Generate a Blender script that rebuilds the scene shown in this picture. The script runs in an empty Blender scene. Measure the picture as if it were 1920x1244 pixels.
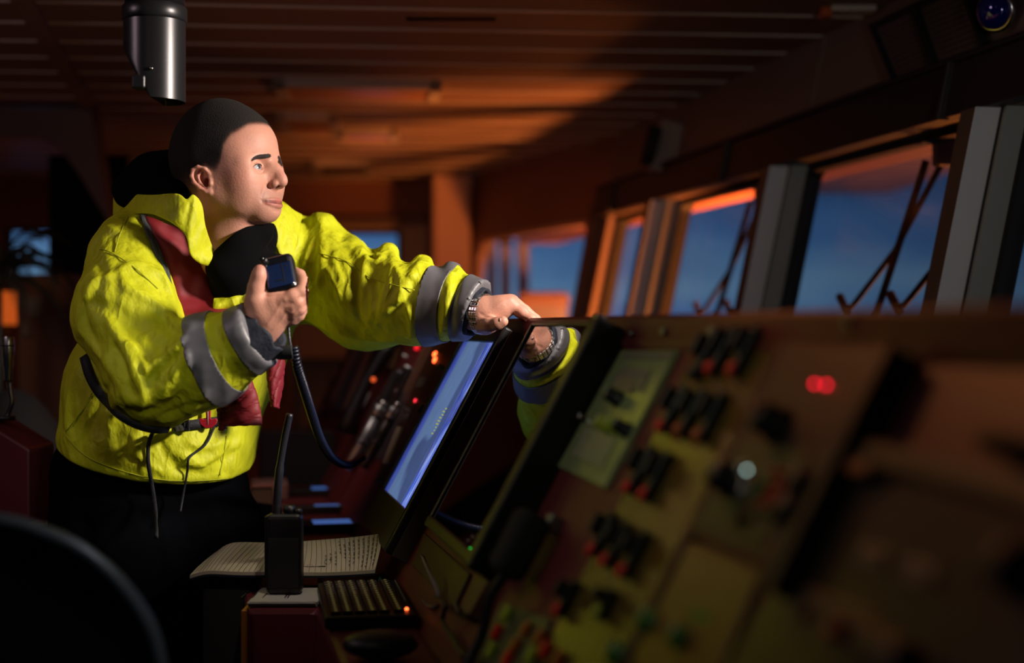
import bpy, bmesh, math, random
import numpy as np
from mathutils import Vector, Matrix, noise
random.seed(7)
SC = bpy.context.scene
COL = SC.collection
F = 2666.667          # focal length in pixels of the 1920 frame
HZ = 614.0            # horizon row
CAMZ = 1.30
# ---------------- camera ----------------
cam_d = bpy.data.cameras.new('camera'); cam = bpy.data.objects.new('camera', cam_d); COL.objects.link(cam)
cam.location = (0, 0, CAMZ); cam.rotation_euler = (math.pi/2, 0, 0)
cam_d.sensor_width = 36; cam_d.lens = 50; cam_d.shift_y = -8/1920
cam_d.clip_start = .05
cam_d.dof.use_dof = True; cam_d.dof.focus_distance = 2.66; cam_d.dof.aperture_fstop = 1.55
SC.camera = cam
# ---------------- world: dusk sky ----------------
w = bpy.data.worlds.new('dusk_sky'); SC.world = w; w.use_nodes = True
nt = w.node_tree; nt.nodes.clear()
N = nt.nodes.new; L = nt.links.new
tc = N('ShaderNodeTexCoord'); sep = N('ShaderNodeSeparateXYZ'); L(tc.outputs['Generated'], sep.inputs[0])
mp = N('ShaderNodeMapping'); mp.inputs['Scale'].default_value = (2.0, 2.0, 9.0); L(tc.outputs['Generated'], mp.inputs[0])
nz = N('ShaderNodeTexNoise'); nz.inputs['Scale'].default_value = 2.3; nz.inputs['Detail'].default_value = 3; L(mp.outputs[0], nz.inputs[0])
ad = N('ShaderNodeMath'); ad.operation = 'MULTIPLY_ADD'; L(nz.outputs[0], ad.inputs[0]); ad.inputs[1].default_value = .12; L(sep.outputs[2], ad.inputs[2])
cr = N('ShaderNodeValToRGB'); L(ad.outputs[0], cr.inputs[0])
e = cr.color_ramp.elements
e[0].position = .03; e[0].color = (.022, .060, .150, 1)
e[1].position = .55; e[1].color = (.001, .006, .028, 1)
for p, c in ((.065, (.035, .085, .19, 1)), (.09, (.060, .120, .20, 1)), (.125, (.024, .065, .155, 1)), (.2, (.007, .024, .075, 1)), (.30, (.003, .013, .05, 1))):
    k = e.new(p); k.color = c
xr = N('ShaderNodeMapRange'); L(sep.outputs[0], xr.inputs[0]); xr.inputs[1].default_value = -.05; xr.inputs[2].default_value = .38
xr.inputs[3].default_value = 2.0; xr.inputs[4].default_value = .42
bg = N('ShaderNodeBackground'); L(cr.outputs[0], bg.inputs[0]); L(xr.outputs[0], bg.inputs[1])
wo = N('ShaderNodeOutputWorld'); L(bg.outputs[0], wo.inputs[0])
# ---------------- exposure ----------------
SC.view_settings.view_transform = 'Standard'; SC.view_settings.look = 'None'
SC.view_settings.gamma = 1; SC.view_settings.use_curve_mapping = False
SC.view_settings.exposure = 0.0
SC.cycles.use_denoising = True
# ---------------- lights ----------------  (photographer's key, outside floods, and unseen fills added for brightness)
def P(px, py, Y):
    return Vector(((px-960)*Y/F, Y, CAMZ + (HZ-py)*Y/F))
def aim(o, target):
    o.rotation_euler = (Vector(target)-o.location).to_track_quat('-Z', 'Y').to_euler()
def lamp(name, kind, loc, energy, color, target=None, size=.1, size_y=None, angle=60, blend=.5):
    d = bpy.data.lights.new(name, kind); d.energy = energy; d.color = color
    if kind == 'AREA':
        d.size = size
        if size_y: d.shape = 'RECTANGLE'; d.size_y = size_y
    elif kind == 'SPOT':
        d.spot_size = math.radians(angle); d.spot_blend = blend; d.shadow_soft_size = size
    elif kind == 'POINT': d.shadow_soft_size = size
    o = bpy.data.objects.new(name, d); COL.objects.link(o); o.location = loc
    if target is not None: aim(o, target)
    return o
WARM = (1, .24, .045)
lamp('key_lamp', 'SPOT', (1.20, 2.00, 2.05), 285, (1, .86, .77), P(470, 540, 2.78), .16, angle=44, blend=.35)
lamp('front_soft_fill', 'AREA', (-.9, .9, 2.15), .10, (.95, .97, 1), P(420, 600, 2.7), .35)  # unseen soft fill added in front of the man
lamp('deck_flood_lamp', 'SPOT', (1.35, 5.1, .60), 520, WARM, (.15, 6.1, 2.15), .2, angle=80, blend=.9)
lamp('aft_warm_fill', 'AREA', (-.6, 6.4, .7), 3.2, WARM, (-.4, 7.4, 2.0), .5)  # unseen warm light added inside to tint the far wall
lamp('port_warm_fill', 'AREA', (-2.6, 5.6, .6), 1.6, WARM, (-2.4, 7.5, 2.1), .5)  # unseen warm light added inside for the port end
lamp('eave_flood_lamp', 'AREA', (2.7, 6.6, -.3), 90, (1, .25, .04), (1.7, 4.6, 1.95), .6)
lamp('wing_flood_lamp', 'SPOT', (1.05, 7.5, 1.0), 170, (1, .36, .14), (0.02, 9.4, 1.45), .2, angle=70, blend=.8)
lamp('post_fill', 'SPOT', (.72, .1, 1.50), 26, (1, .97, .92), P(1640, 520, 3.4), .05, angle=30, blend=.8)  # unseen spot added to brighten the window posts
lamp('console_warm_fill', 'SPOT', (-.3, 2.2, 2.1), 14, (1, .33, .1), P(1560, 640, 1.25), .1, angle=40, blend=.9)  # unseen warm spot added over the console top band
lamp('console_cool_fill', 'SPOT', (-.55, 1.1, 1.9), 7.5, (.9, 1, .75), P(1270, 840, 1.7), .25, angle=50, blend=1)  # unseen cool spot added for the near panels
lamp('ceiling_wash_fill', 'AREA', (-.9, 3.4, .9), 1.0, (1, .42, .2), (-.9, 4.4, 2.15), .8)  # unseen warm wash added below the ceiling
lamp('body_fill', 'SPOT', (.15, .75, 1.98), 34, (1, .95, .88), P(290, 700, 2.6), .12, angle=13.5, blend=1)  # unseen spot added to light the near sleeve and torso
lamp('notebook_fill', 'SPOT', (-.15, 2.05, 2.15), 34, (1, .84, .66), P(550, 1060, 2.6), .04, angle=20, blend=.9)  # unseen spot added to brighten the notebook
lamp('port_corner_fill', 'SPOT', (-1.75, 3.6, 2.0), 9, (1, .45, .22), P(60, 640, 5.0), .1, angle=30, blend=1)  # unseen warm spot added to lift the brown cabinet
lamp('far_console_fill', 'SPOT', (-.35, 3.5, 2.1), 14, (1, .82, .72), P(690, 760, 4.0), .2, angle=60, blend=1)  # unseen spot added to bring up the far panels
lamp('left_soft_fill', 'AREA', (-1.7, 2.0, 2.1), 3.2, (1, .72, .8), (-1.05, 3.0, 1.1), .3)  # unseen soft fill added for the left console box
lamp('chair_fill', 'SPOT', (.05, 1.35, 2.1), 13, (.85, .93, 1), P(255, 1130, 1.66), .05, angle=30, blend=.9)  # unseen spot added to catch the chair rim
# ---------------- material helpers ----------------
def srgb(r, g, b):
    f = lambda c: (c/255/12.92) if c/255 <= .04045 else ((c/255+.055)/1.055)**2.4
    return (f(r), f(g), f(b), 1)
def mat(name, color, rough=.5, metal=0, emit=None, estr=0, bump=0, bscale=80, var=.0, vscale=6, spec=.5, coat=0):
    m = bpy.data.materials.new(name); m.use_nodes = True; t = m.node_tree; b = t.nodes['Principled BSDF']
    b.inputs['Base Color'].default_value = color; b.inputs['Roughness'].default_value = rough; b.inputs['Metallic'].default_value = metal
    b.inputs['Specular IOR Level'].default_value = spec; b.inputs['Coat Weight'].default_value = coat
    tcn = t.nodes.new('ShaderNodeTexCoord')
    n = t.nodes.new('ShaderNodeTexNoise'); n.inputs['Scale'].default_value = vscale; n.inputs['Detail'].default_value = 4
    t.links.new(tcn.outputs['Object'], n.inputs[0])
    mr = t.nodes.new('ShaderNodeMapRange'); mr.inputs[3].default_value = 1-max(var, .04); mr.inputs[4].default_value = 1+max(var, .04)
    t.links.new(n.outputs[0], mr.inputs[0])
    mx = t.nodes.new('ShaderNodeVectorMath'); mx.operation = 'SCALE'; mx.inputs[0].default_value = color[:3]
    t.links.new(mr.outputs[0], mx.inputs['Scale']); t.links.new(mx.outputs[0], b.inputs['Base Color'])
    if emit: b.inputs['Emission Color'].default_value = emit; b.inputs['Emission Strength'].default_value = estr
    if bump:
        n2 = t.nodes.new('ShaderNodeTexNoise'); n2.inputs['Scale'].default_value = bscale; n2.inputs['Detail'].default_value = 3
        t.links.new(tcn.outputs['Object'], n2.inputs[0])
        bp = t.nodes.new('ShaderNodeBump'); bp.inputs['Strength'].default_value = bump; bp.inputs['Distance'].default_value = .002
        t.links.new(n2.outputs[0], bp.inputs['Height']); t.links.new(bp.outputs[0], b.inputs['Normal'])
    return m
def emis(name, color, s): return mat(name, (.02, .02, .02, 1), .4, 0, color, s)
M = {}
M['black'] = mat('black_plastic', (.008, .008, .009, 1), .42)
M['black_matte'] = mat('matte_black', (.006, .006, .007, 1), .85, bump=.2)
M['rubber'] = mat('black_rubber', (.011, .011, .014, 1), .38, bump=.3, bscale=300)
M['chrome'] = mat('steel', (.55, .54, .52, 1), .24, 1)
M['dullsteel'] = mat('dull_steel', (.30, .30, .31, 1), .4, 1)
M['redpaint'] = mat('dark_red_laminate', (.125, .016, .016, 1), .48, bump=.15, bscale=500)
M['redlam'] = mat('red_laminate', (.115, .014, .02, 1), .42, bump=.15, bscale=500)
M['ceil'] = mat('ceiling_plank', (.19, .125, .098, 1), .55, var=.1, vscale=2)
M['seam'] = mat('ceiling_seam', (.62, .58, .52, 1), .3)
M['wallp'] = mat('wall_panel', (.19, .13, .105, 1), .55, var=.08, vscale=2)
M['hdr'] = mat('window_header', (.02, .014, .013, 1), .6)
M['litside'] = mat('lit_post_side', (.62, .62, .60, 1), .45)  # lit side of the posts, its brightness put into the colour
M['brownframe'] = mat('brown_window_post', (.13, .085, .06, 1), .55)
M['greenframe'] = mat('grey_green_post', (.27, .28, .24, 1), .5)
M['darkgroove'] = mat('dark_groove', (.008, .008, .007, 1), .7)
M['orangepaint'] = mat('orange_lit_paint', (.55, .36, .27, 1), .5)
M['olive'] = mat('olive_panel', (.045, .042, .018, 1), .3, spec=.6)
M['olive2'] = mat('olive_grey_panel', (.085, .082, .040, 1), .40)
M['brownp'] = mat('brown_panel', (.065, .032, .014, 1), .42)
M['greenp'] = mat('pale_green_panel', (.24, .28, .13, 1), .25, spec=.7)
M['greyp'] = mat('grey_panel', (.13, .13, .12, 1), .4)
M['redb'] = mat('red_plastic', (.75, .010, .010, 1), .35)
M['orangeb'] = mat('orange_plastic', (.42, .085, .01, 1), .35)
M['greenb'] = mat('green_plastic', (.04, .16, .02, 1), .4)
M['yellowb'] = mat('yellow_green_plastic', (.35, .42, .03, 1), .35)
M['white'] = mat('white_plastic', (.6, .62, .6, 1), .4)
M['olivecase'] = mat('olive_monitor_case', (.055, .052, .034, 1), .42)
# ---------------- object helpers ----------------
def link(name, me, m=None, parent=None, smooth=False):
    o = bpy.data.objects.new(name, me); COL.objects.link(o)
    if m is not None:
        for q in (m if isinstance(m, (list, tuple)) else [m]): me.materials.append(q)
    if parent is not None: o.parent = parent
    if smooth:
        me.shade_smooth()
    return o
def tag(o, label=None, cat=None, group=None, kind=None):
    if label: o['label'] = label
    if cat: o['category'] = cat
    if group: o['group'] = group
    if kind: o['kind'] = kind
    return o
def empty(name, loc=(0, 0, 0), rot=None, label=None, cat=None, group=None):
    o = bpy.data.objects.new(name, None); COL.objects.link(o); o.location = loc; o.empty_display_size = .05
    if rot is not None: o.rotation_euler = rot
    return tag(o, label, cat, group)
def copy_tree(o, parent=None):
    c = o.copy(); COL.objects.link(c)
    if parent is not None: c.parent = parent
    for ch in [x for x in bpy.data.objects if x.parent == o]:
        copy_tree(ch, c)
    return c
I4 = Matrix.Identity(4)
class MB:
    def __init__(s, fr=None): s.bm = bmesh.new(); s.fr = fr or I4; s.mi = 0
    def _v(s, p): return s.bm.verts.new(s.fr @ Vector(p))
    def hexa(s, p):      # 8 points: bottom 0-3, top 4-7
        v = [s._v(q) for q in p]
        for f in ((3, 2, 1, 0), (4, 5, 6, 7), (0, 1, 5, 4), (1, 2, 6, 5), (2, 3, 7, 6), (3, 0, 4, 7)):
            s.bm.faces.new([v[i] for i in f]).material_index = s.mi
        return s
    def box(s, a, b, bev=0):
        x0, y0, z0 = a; x1, y1, z1 = b
        if bev:
            t = bmesh.new(); bmesh.ops.create_cube(t, size=1)
            for v in t.verts: v.co = Vector(((x0+x1)/2+v.co.x*abs(x1-x0), (y0+y1)/2+v.co.y*abs(y1-y0), (z0+z1)/2+v.co.z*abs(z1-z0)))
            bmesh.ops.bevel(t, geom=t.edges[:], offset=bev, segments=3, affect='EDGES', profile=.5)
            s._merge(t); return s
        return s.hexa([(x0, y0, z0), (x1, y0, z0), (x1, y1, z0), (x0, y1, z0), (x0, y0, z1), (x1, y0, z1), (x1, y1, z1), (x0, y1, z1)])
    def _merge(s, t):
        mp = {v: s._v(v.co) for v in t.verts}
        for f in t.faces:
            try: g = s.bm.faces.new([mp[v] for v in f.verts]); g.material_index = s.mi; g.smooth = f.smooth
            except ValueError: pass
        t.free()
    def tube(s, pts, r, n=12, cap=True, flat=1.0, up=None):
        pts = [Vector(p) for p in pts]; rs = r if isinstance(r, (list, tuple)) else [r]*len(pts)
        rings = []; prev = None
        for i, p in enumerate(pts):
            d = (pts[min(i+1, len(pts)-1)]-pts[max(i-1, 0)]).normalized()
            if prev is None:
                a = Vector(up) if up else (Vector((0, 0, 1)) if abs(d.z) < .9 else Vector((1, 0, 0)))
                u = d.cross(a).normalized()
            else: u = (prev-d*prev.dot(d)).normalized()
            prev = u; v = d.cross(u)
            rings.append([s._v(p+u*math.cos(2*math.pi*k/n)*rs[i]+v*math.sin(2*math.pi*k/n)*rs[i]*flat) for k in range(n)])
        for a, b in zip(rings, rings[1:]):
            for k in range(n):
                f = s.bm.faces.new((a[k], a[(k+1) % n], b[(k+1) % n], b[k])); f.smooth = True; f.material_index = s.mi
        if cap:
            for q in (rings[0][::-1], rings[-1]): s.bm.faces.new(q).material_index = s.mi
        return s
    def cyl(s, a, b, r, r2=None, n=24): return s.tube([a, b], [r, r if r2 is None else r2], n)
    def ball(s, c, r, n=16, sc=(1, 1, 1)):
        t = bmesh.new(); bmesh.ops.create_uvsphere(t, u_segments=n, v_segments=n//2+2, radius=r)
        for v in t.verts: v.co = Vector((v.co.x*sc[0]+c[0], v.co.y*sc[1]+c[1], v.co.z*sc[2]+c[2]))
        for f in t.faces: f.smooth = True
        s._merge(t); return s
    def lathe(s, prof, c=(0, 0, 0), n=32):      # profile (r, z) about local z
        rings = [[s._v((c[0]+r*math.cos(2*math.pi*k/n), c[1]+r*math.sin(2*math.pi*k/n), c[2]+z)) for k in range(n)] for r, z in prof]
        for a, b in zip(rings, rings[1:]):
            for k in range(n):
                f = s.bm.faces.new((a[k], a[(k+1) % n], b[(k+1) % n], b[k])); f.smooth = True; f.material_index = s.mi
        for q in (rings[0][::-1], rings[-1]): s.bm.faces.new(q).material_index = s.mi
        return s
    def prism(s, poly, off):      # closed polygon extruded by a vector
        off = Vector(off); a = [s._v(p) for p in poly]; b = [s._v(Vector(p)+off) for p in poly]; n = len(a)
        s.bm.faces.new(a[::-1]).material_index = s.mi; s.bm.faces.new(b).material_index = s.mi
        for k in range(n): s.bm.faces.new((a[k], a[(k+1) % n], b[(k+1) % n], b[k])).material_index = s.mi
        return s
    def grid(s, rows, closed=False, smooth=True):
        g = [[s._v(p) for p in r] for r in rows]
        for a, b in zip(g, g[1:]):
            for k in range(len(a)-(0 if closed else 1)):
                f = s.bm.faces.new((a[k], a[(k+1) % len(a)], b[(k+1) % len(a)], b[k])); f.smooth = smooth; f.material_index = s.mi
        return s
    def build(s, name, m, parent=None, bevel=0, flip=False, solid=0, subsurf=0, origin=True):
        bmesh.ops.recalc_face_normals(s.bm, faces=s.bm.faces[:])
        me = bpy.data.meshes.new(name); s.bm.to_mesh(me); s.bm.free()
        off = Vector((0, 0, 0))
        if origin and parent is None and len(me.vertices):
            xs = [v.co for v in me.vertices]
            off = Vector((sum(v.x for v in xs)/len(xs), sum(v.y for v in xs)/len(xs), min(v.z for v in xs)))
            me.transform(Matrix.Translation(-off))
        o = link(name, me, m, parent)
        if origin and parent is None: o.location = off
        if solid: k = o.modifiers.new('solid', 'SOLIDIFY'); k.thickness = solid; k.offset = 0
        if subsurf: k = o.modifiers.new('sub', 'SUBSURF'); k.levels = k.render_levels = subsurf
        if bevel: k = o.modifiers.new('bevel', 'BEVEL'); k.width = bevel; k.segments = 2; k.limit_method = 'ANGLE'
        return o
def catmull(pts, n=8):
    pts = [tuple(p) for p in pts]; P_ = [pts[0]]+pts+[pts[-1]]; out = []
    for i in range(1, len(P_)-2):
        p0, p1, p2, p3 = [np.array(q, float) for q in P_[i-1:i+3]]
        for k in range(n):
            t = k/n; out.append(.5*((2*p1)+(-p0+p2)*t+(2*p0-5*p1+4*p2-p3)*t*t+(-p0+3*p1-3*p2+p3)*t**3))
    out.append(np.array(P_[-2], float)); return out
def V3(a): return [Vector(p) for p in a]
# ================= signed distance sculpting =================
class Field:
    def __init__(s, lo, hi, h):
        s.lo = np.array(lo, float); s.h = h
        s.n = np.ceil((np.array(hi)-s.lo)/h).astype(int)+1
        s.ax = [s.lo[i]+h*np.arange(s.n[i]) for i in range(3)]
        s.D = np.full(s.n, .05, np.float32)
    def _reg(s, lo, hi):
        a = np.clip(np.floor((np.array(lo)-s.lo)/s.h).astype(int), 0, s.n); b = np.clip(np.ceil((np.array(hi)-s.lo)/s.h).astype(int)+1, 0, s.n)
        sl = tuple(slice(a[i], b[i]) for i in range(3))
        if any(b[i] <= a[i] for i in range(3)): return None, None
        X, Y, Z = np.meshgrid(*[s.ax[i][sl[i]].astype(np.float32) for i in range(3)], indexing='ij', sparse=True)
        return sl, (X, Y, Z)
    def _un(s, sl, d, k, mode='u'):
        A = s.D[sl]
        if mode == 'u':
            h = np.maximum(k-np.abs(A-d), 0)/k; s.D[sl] = np.minimum(A, d)-h*h*k*.25
        elif mode == 's':
            d = -d; h = np.maximum(k-np.abs(A-d), 0)/k; s.D[sl] = np.maximum(A, d)+h*h*k*.25
        elif mode == 'i':
            h = np.maximum(k-np.abs(A-d), 0)/k; s.D[sl] = np.maximum(A, d)+h*h*k*.25
    def cap(s, a, b, ra, rb=None, k=.02, mode='u'):
        a = np.array(a, float); b = np.array(b, float); rb = ra if rb is None else rb; r = max(ra, rb)+max(k, .01)+.03
        sl, g = s._reg(np.minimum(a, b)-r, np.maximum(a, b)+r)
        if sl is None: return s
        ab = b-a; L2 = max(float(ab@ab), 1e-12)
        t = np.clip(((g[0]-a[0])*ab[0]+(g[1]-a[1])*ab[1]+(g[2]-a[2])*ab[2])/L2, 0, 1)
        d = np.sqrt((g[0]-a[0]-t*ab[0])**2+(g[1]-a[1]-t*ab[1])**2+(g[2]-a[2]-t*ab[2])**2)-(ra+(rb-ra)*t)
        s._un(sl, d.astype(np.float32), k, mode); return s
    def ell(s, c, r, k=.02, mode='u', R=None):
        c = np.array(c, float); r = np.array(r, float); m = r.max()+max(k, .01)+.03
        sl, g = s._reg(c-m, c+m)
        if sl is None: return s
        p = [g[i]-c[i] for i in range(3)]
        if R is not None:
            R = np.array(R); p = [R[0, i]*p[0]+R[1, i]*p[1]+R[2, i]*p[2] for i in range(3)]
        q0 = np.sqrt((p[0]/r[0])**2+(p[1]/r[1])**2+(p[2]/r[2])**2)+1e-6
        q1 = np.sqrt((p[0]/r[0]**2)**2+(p[1]/r[1]**2)**2+(p[2]/r[2]**2)**2)+1e-6
        s._un(sl, (q0*(q0-1)/q1).astype(np.float32), k, mode); return s
    def half(s, p, n, k=.01, mode='i'):      # keep the side n points away from
        p = np.array(p, float); n = np.array(n, float); n /= np.linalg.norm(n)
        X, Y, Z = np.meshgrid(*[a.astype(np.float32) for a in s.ax], indexing='ij', sparse=True)
        s._un(tuple([slice(None)]*3), ((X-p[0])*n[0]+(Y-p[1])*n[1]+(Z-p[2])*n[2]).astype(np.float32), k, mode); return s
    def stamp(s, pts, sig, amp, taper=True):
        """raise (amp>0) or sink a soft ridge along a polyline"""
        pts = [np.array(p, float) for p in pts]; n = max(len(pts)-1, 1)
        lo = np.min(pts, axis=0)-sig*2.6; hi = np.max(pts, axis=0)+sig*2.6
        sl, g = s._reg(lo, hi)
        if sl is None: return s
        best = None
        if len(pts) == 1: pts = pts*2
        for i, (a, b) in enumerate(zip(pts, pts[1:])):
            ab = b-a; L2 = max(float(ab@ab), 1e-12)
            t = np.clip(((g[0]-a[0])*ab[0]+(g[1]-a[1])*ab[1]+(g[2]-a[2])*ab[2])/L2, 0, 1)
            d2 = (g[0]-a[0]-t*ab[0])**2+(g[1]-a[1]-t*ab[1])**2+(g[2]-a[2]-t*ab[2])**2
            e = np.exp(-np.sqrt(d2+(sig*.25)**2)*1.7/sig+.42)
            if taper and len(pts) > 2 or (taper and n > 0 and L2 > 1e-9):
                u = (i+t)/n; e = e*np.sqrt(np.clip(np.sin(np.pi*np.clip(u*.94+.03, 0, 1)), 0, 1))
            best = e if best is None else np.maximum(best, e)
        s.D[sl] -= (amp*best).astype(np.float32); return s
    def hit(s, px, py, y0=None):
        d = np.array([(px-960)/F, 1, (HZ-py)/F]); o = np.array([0, 0, CAMZ])
        ys = np.arange(s.lo[1] if y0 is None else y0, s.ax[1][-1], s.h*.4)
        Q = ((o+ys[:, None]*d)-s.lo)/s.h; I = np.round(Q).astype(int)
        ok = np.all((I >= 0) & (I < s.n), axis=1)
        if not ok.any(): return None
        v = np.full(len(ys), 1.0); J = I[ok]; v[ok] = s.D[J[:, 0], J[:, 1], J[:, 2]]
        w_ = np.where(v < 0)[0]
        if len(w_) == 0:
            k = int(np.argmin(v)); return Vector(o+ys[k]*d)
        return Vector(o+ys[max(w_[0]-1, 0)]*d)
    def fold(s, pix, sig, amp, **k):
        pts = []
        pp = catmull([(x, y, 0) for x, y in pix], 3) if len(pix) > 2 else [np.array((x, y, 0.)) for x, y in pix]
        for q in pp: pts.append(s.hit(q[0], q[1]))
        return s.stamp(pts, sig, amp, **k)
    def noise(s, scale, amp, seed=0, stretch=(1, 1, 1), ridged=False):
        rs = np.random.RandomState(seed)
        acc = 0
        X, Y, Z = np.meshgrid(*[a.astype(np.float32) for a in s.ax], indexing='ij', sparse=True)
        for i in range(7):
            k = rs.normal(size=3)/np.array(stretch); k = k/np.linalg.norm(k)*scale*(.6+.9*rs.rand()); ph = rs.rand()*6.28
            k2 = rs.normal(size=3)*scale*.5; ph2 = rs.rand()*6.28
            w_ = np.sin(k[0]*X+k[1]*Y+k[2]*Z+ph+1.2*np.sin(k2[0]*X+k2[1]*Y+k2[2]*Z+ph2))
            if ridged: w_ = 1-2*np.abs(w_)
            acc = acc+w_
        s.D -= (amp*acc/3).astype(np.float32); return s
    def mesh(s, smooth=1):
        D = s.D; nx, ny, nz = D.shape; S = D < 0
        c = np.zeros((nx-1, ny-1, nz-1), np.int8)
        for dx in (0, 1):
            for dy in (0, 1):
                for dz in (0, 1): c += S[dx:nx-1+dx, dy:ny-1+dy, dz:nz-1+dz]
        act = (c > 0) & (c < 8); I = np.argwhere(act)
        idx = -np.ones(act.shape, np.int64); idx[act] = np.arange(len(I))
        acc = np.zeros((len(I), 3)); cnt = np.zeros(len(I))
        for a in range(3):
            o1, o2 = [q for q in range(3) if q != a]
            for i in (0, 1):
                for j in (0, 1):
                    off = np.zeros(3, int); off[o1] = i; off[o2] = j
                    A = I+off; B = A.copy(); B[:, a] += 1
                    va = D[A[:, 0], A[:, 1], A[:, 2]]; vb = D[B[:, 0], B[:, 1], B[:, 2]]
                    m = (va < 0) != (vb < 0); t = np.where(m, va/(va-vb+1e-12), 0)
                    p = A.astype(float); p[:, a] += t; acc[m] += p[m]; cnt[m] += 1
        V = s.lo+acc/cnt[:, None]*s.h; Fs = []
        for a in range(3):
            b_, c_ = (a+1) % 3, (a+2) % 3
            sa = [slice(None)]*3; sb = [slice(None)]*3; sa[a] = slice(0, -1); sb[a] = slice(1, None)
            ch = S[tuple(sa)] != S[tuple(sb)]; E = np.argwhere(ch)
            E = E[(E[:, b_] > 0) & (E[:, c_] > 0) & (E[:, b_] < D.shape[b_]-1) & (E[:, c_] < D.shape[c_]-1)]
            ins = S[E[:, 0], E[:, 1], E[:, 2]]; q = []
            for db, dc in ((-1, -1), (0, -1), (0, 0), (-1, 0)):
                T = E.copy(); T[:, b_] += db; T[:, c_] += dc; q.append(idx[T[:, 0], T[:, 1], T[:, 2]])
            q = np.stack(q, 1); q[~ins] = q[~ins][:, ::-1]; Fs.append(q)
        Fq = np.concatenate(Fs)
        for _ in range(smooth):
            nb = np.zeros_like(V); nc = np.zeros(len(V))
            for i in range(4):
                for j in ((i+1) % 4, (i+3) % 4):
                    np.add.at(nb, Fq[:, i], V[Fq[:, j]]); np.add.at(nc, Fq[:, i], 1)
            V = V*.45+.55*nb/np.maximum(nc, 1)[:, None]
        return V, Fq
def npmesh(name, V, Fq, mats, parent=None, attrs=None, smooth=True):
    me = bpy.data.meshes.new(name); n = len(Fq); kk = Fq.shape[1]
    me.vertices.add(len(V)); me.vertices.foreach_set('co', np.ascontiguousarray(V, np.float32).ravel())
    me.loops.add(n*kk); me.loops.foreach_set('vertex_index', Fq.astype(np.int32).ravel())
    me.polygons.add(n); me.polygons.foreach_set('loop_start', np.arange(0, n*kk, kk, dtype=np.int32)); me.polygons.foreach_set('loop_total', np.full(n, kk, np.int32))
    me.update(calc_edges=True); me.validate()
    if smooth: me.shade_smooth()
    for k_, v in (attrs or {}).items():
        a = me.attributes.new(k_, 'FLOAT', 'POINT'); a.data.foreach_set('value', np.ascontiguousarray(v, np.float32))
    return link(name, me, mats, parent)
def vnormals(V, Fq):
    n = np.zeros_like(V); a = V[Fq[:, 2]]-V[Fq[:, 0]]; b = V[Fq[:, 3]]-V[Fq[:, 1]]; f = np.cross(a, b)
    for i in range(4): np.add.at(n, Fq[:, i], f)
    return n/np.maximum(np.linalg.norm(n, axis=1), 1e-9)[:, None]
def subset(V, Fq, keep):           # faces whose corners are all kept
    m = keep[Fq].all(axis=1); G = Fq[m]; u, inv = np.unique(G, return_inverse=True)
    return V[u], inv.reshape(G.shape), u
# ================= the wheelhouse shell =================
CH = .85                     # ceiling above camera height
def W(Y, z, off=0):          # outward leaning front wall; z above camera height
    return Vector((1.62-.2137*Y+.2*z+off, Y+.2137*off, CAMZ+z))
def struct(o): o['kind'] = 'structure'; return o
def wallseg(mb, Y1, Y2, z1, z2, o1, o2, fn=W):
    mb.hexa([fn(Y1, z1, o1), fn(Y1, z1, o2), fn(Y2, z1, o2), fn(Y2, z1, o1), fn(Y1, z2, o1), fn(Y1, z2, o2), fn(Y2, z2, o2), fn(Y2, z2, o1)])
# floor and ceiling
struct(MB().box((-4.2, -.8, -.06), (2.4, 10.4, 0)).build('floor', mat('floor_vinyl', (.03, .02, .02, 1), .5, var=.1)))
cb = MB()
def ceilpt(X, Y, z): return Vector((X, Y+.085*X, CAMZ+z))
y = -.9
while y < 8.6:
    wdt = .262
    cb.mi = 0
    x1 = 2.4
    cb.hexa([ceilpt(-4.3, y, CH), ceilpt(x1, y, CH), ceilpt(x1, y+wdt-.010, CH), ceilpt(-4.3, y+wdt-.010, CH),
             ceilpt(-4.3, y, CH+.03), ceilpt(x1, y, CH+.03), ceilpt(x1, y+wdt-.010, CH+.03), ceilpt(-4.3, y+wdt-.010, CH+.03)])
    cb.mi = 1
    cb.hexa([ceilpt(-4.3, y+wdt-.012, CH-.004), ceilpt(x1, y+wdt-.012, CH-.004), ceilpt(x1, y+wdt+.002, CH-.004), ceilpt(-4.3, y+wdt+.002, CH-.004),
             ceilpt(-4.3, y+wdt-.012, CH+.03), ceilpt(x1, y+wdt-.012, CH+.03), ceilpt(x1, y+wdt+.002, CH+.03), ceilpt(-4.3, y+wdt+.002, CH+.03)])
    y += wdt
cb.mi = 0; cb.box((-4.3, -.9, CAMZ+CH+.03), (2.4, 9.4, CAMZ+CH+.08))
struct(cb.build('ceiling', [M['ceil'], M['seam']]))
# ceiling joint strip on the left
A = P(45, 0, 3.69); dv = Vector((-.2, 1, 0))
def strip(mb, A, d, l, w, z0, z1):
    d = d.normalized(); n = Vector((d.y, -d.x, 0))*w/2
    a, b = A, A+d*l
    mb.hexa([Vector((q.x, q.y, z)) for z in (z0, z1) for q in (a-n, a+n, b+n, b-n)])
t = MB(); strip(t, A-dv*3, dv, 5.0, .055, CAMZ+CH-.014, CAMZ+CH+.004); struct(t.build('trim_1', M['ceil']))
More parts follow.
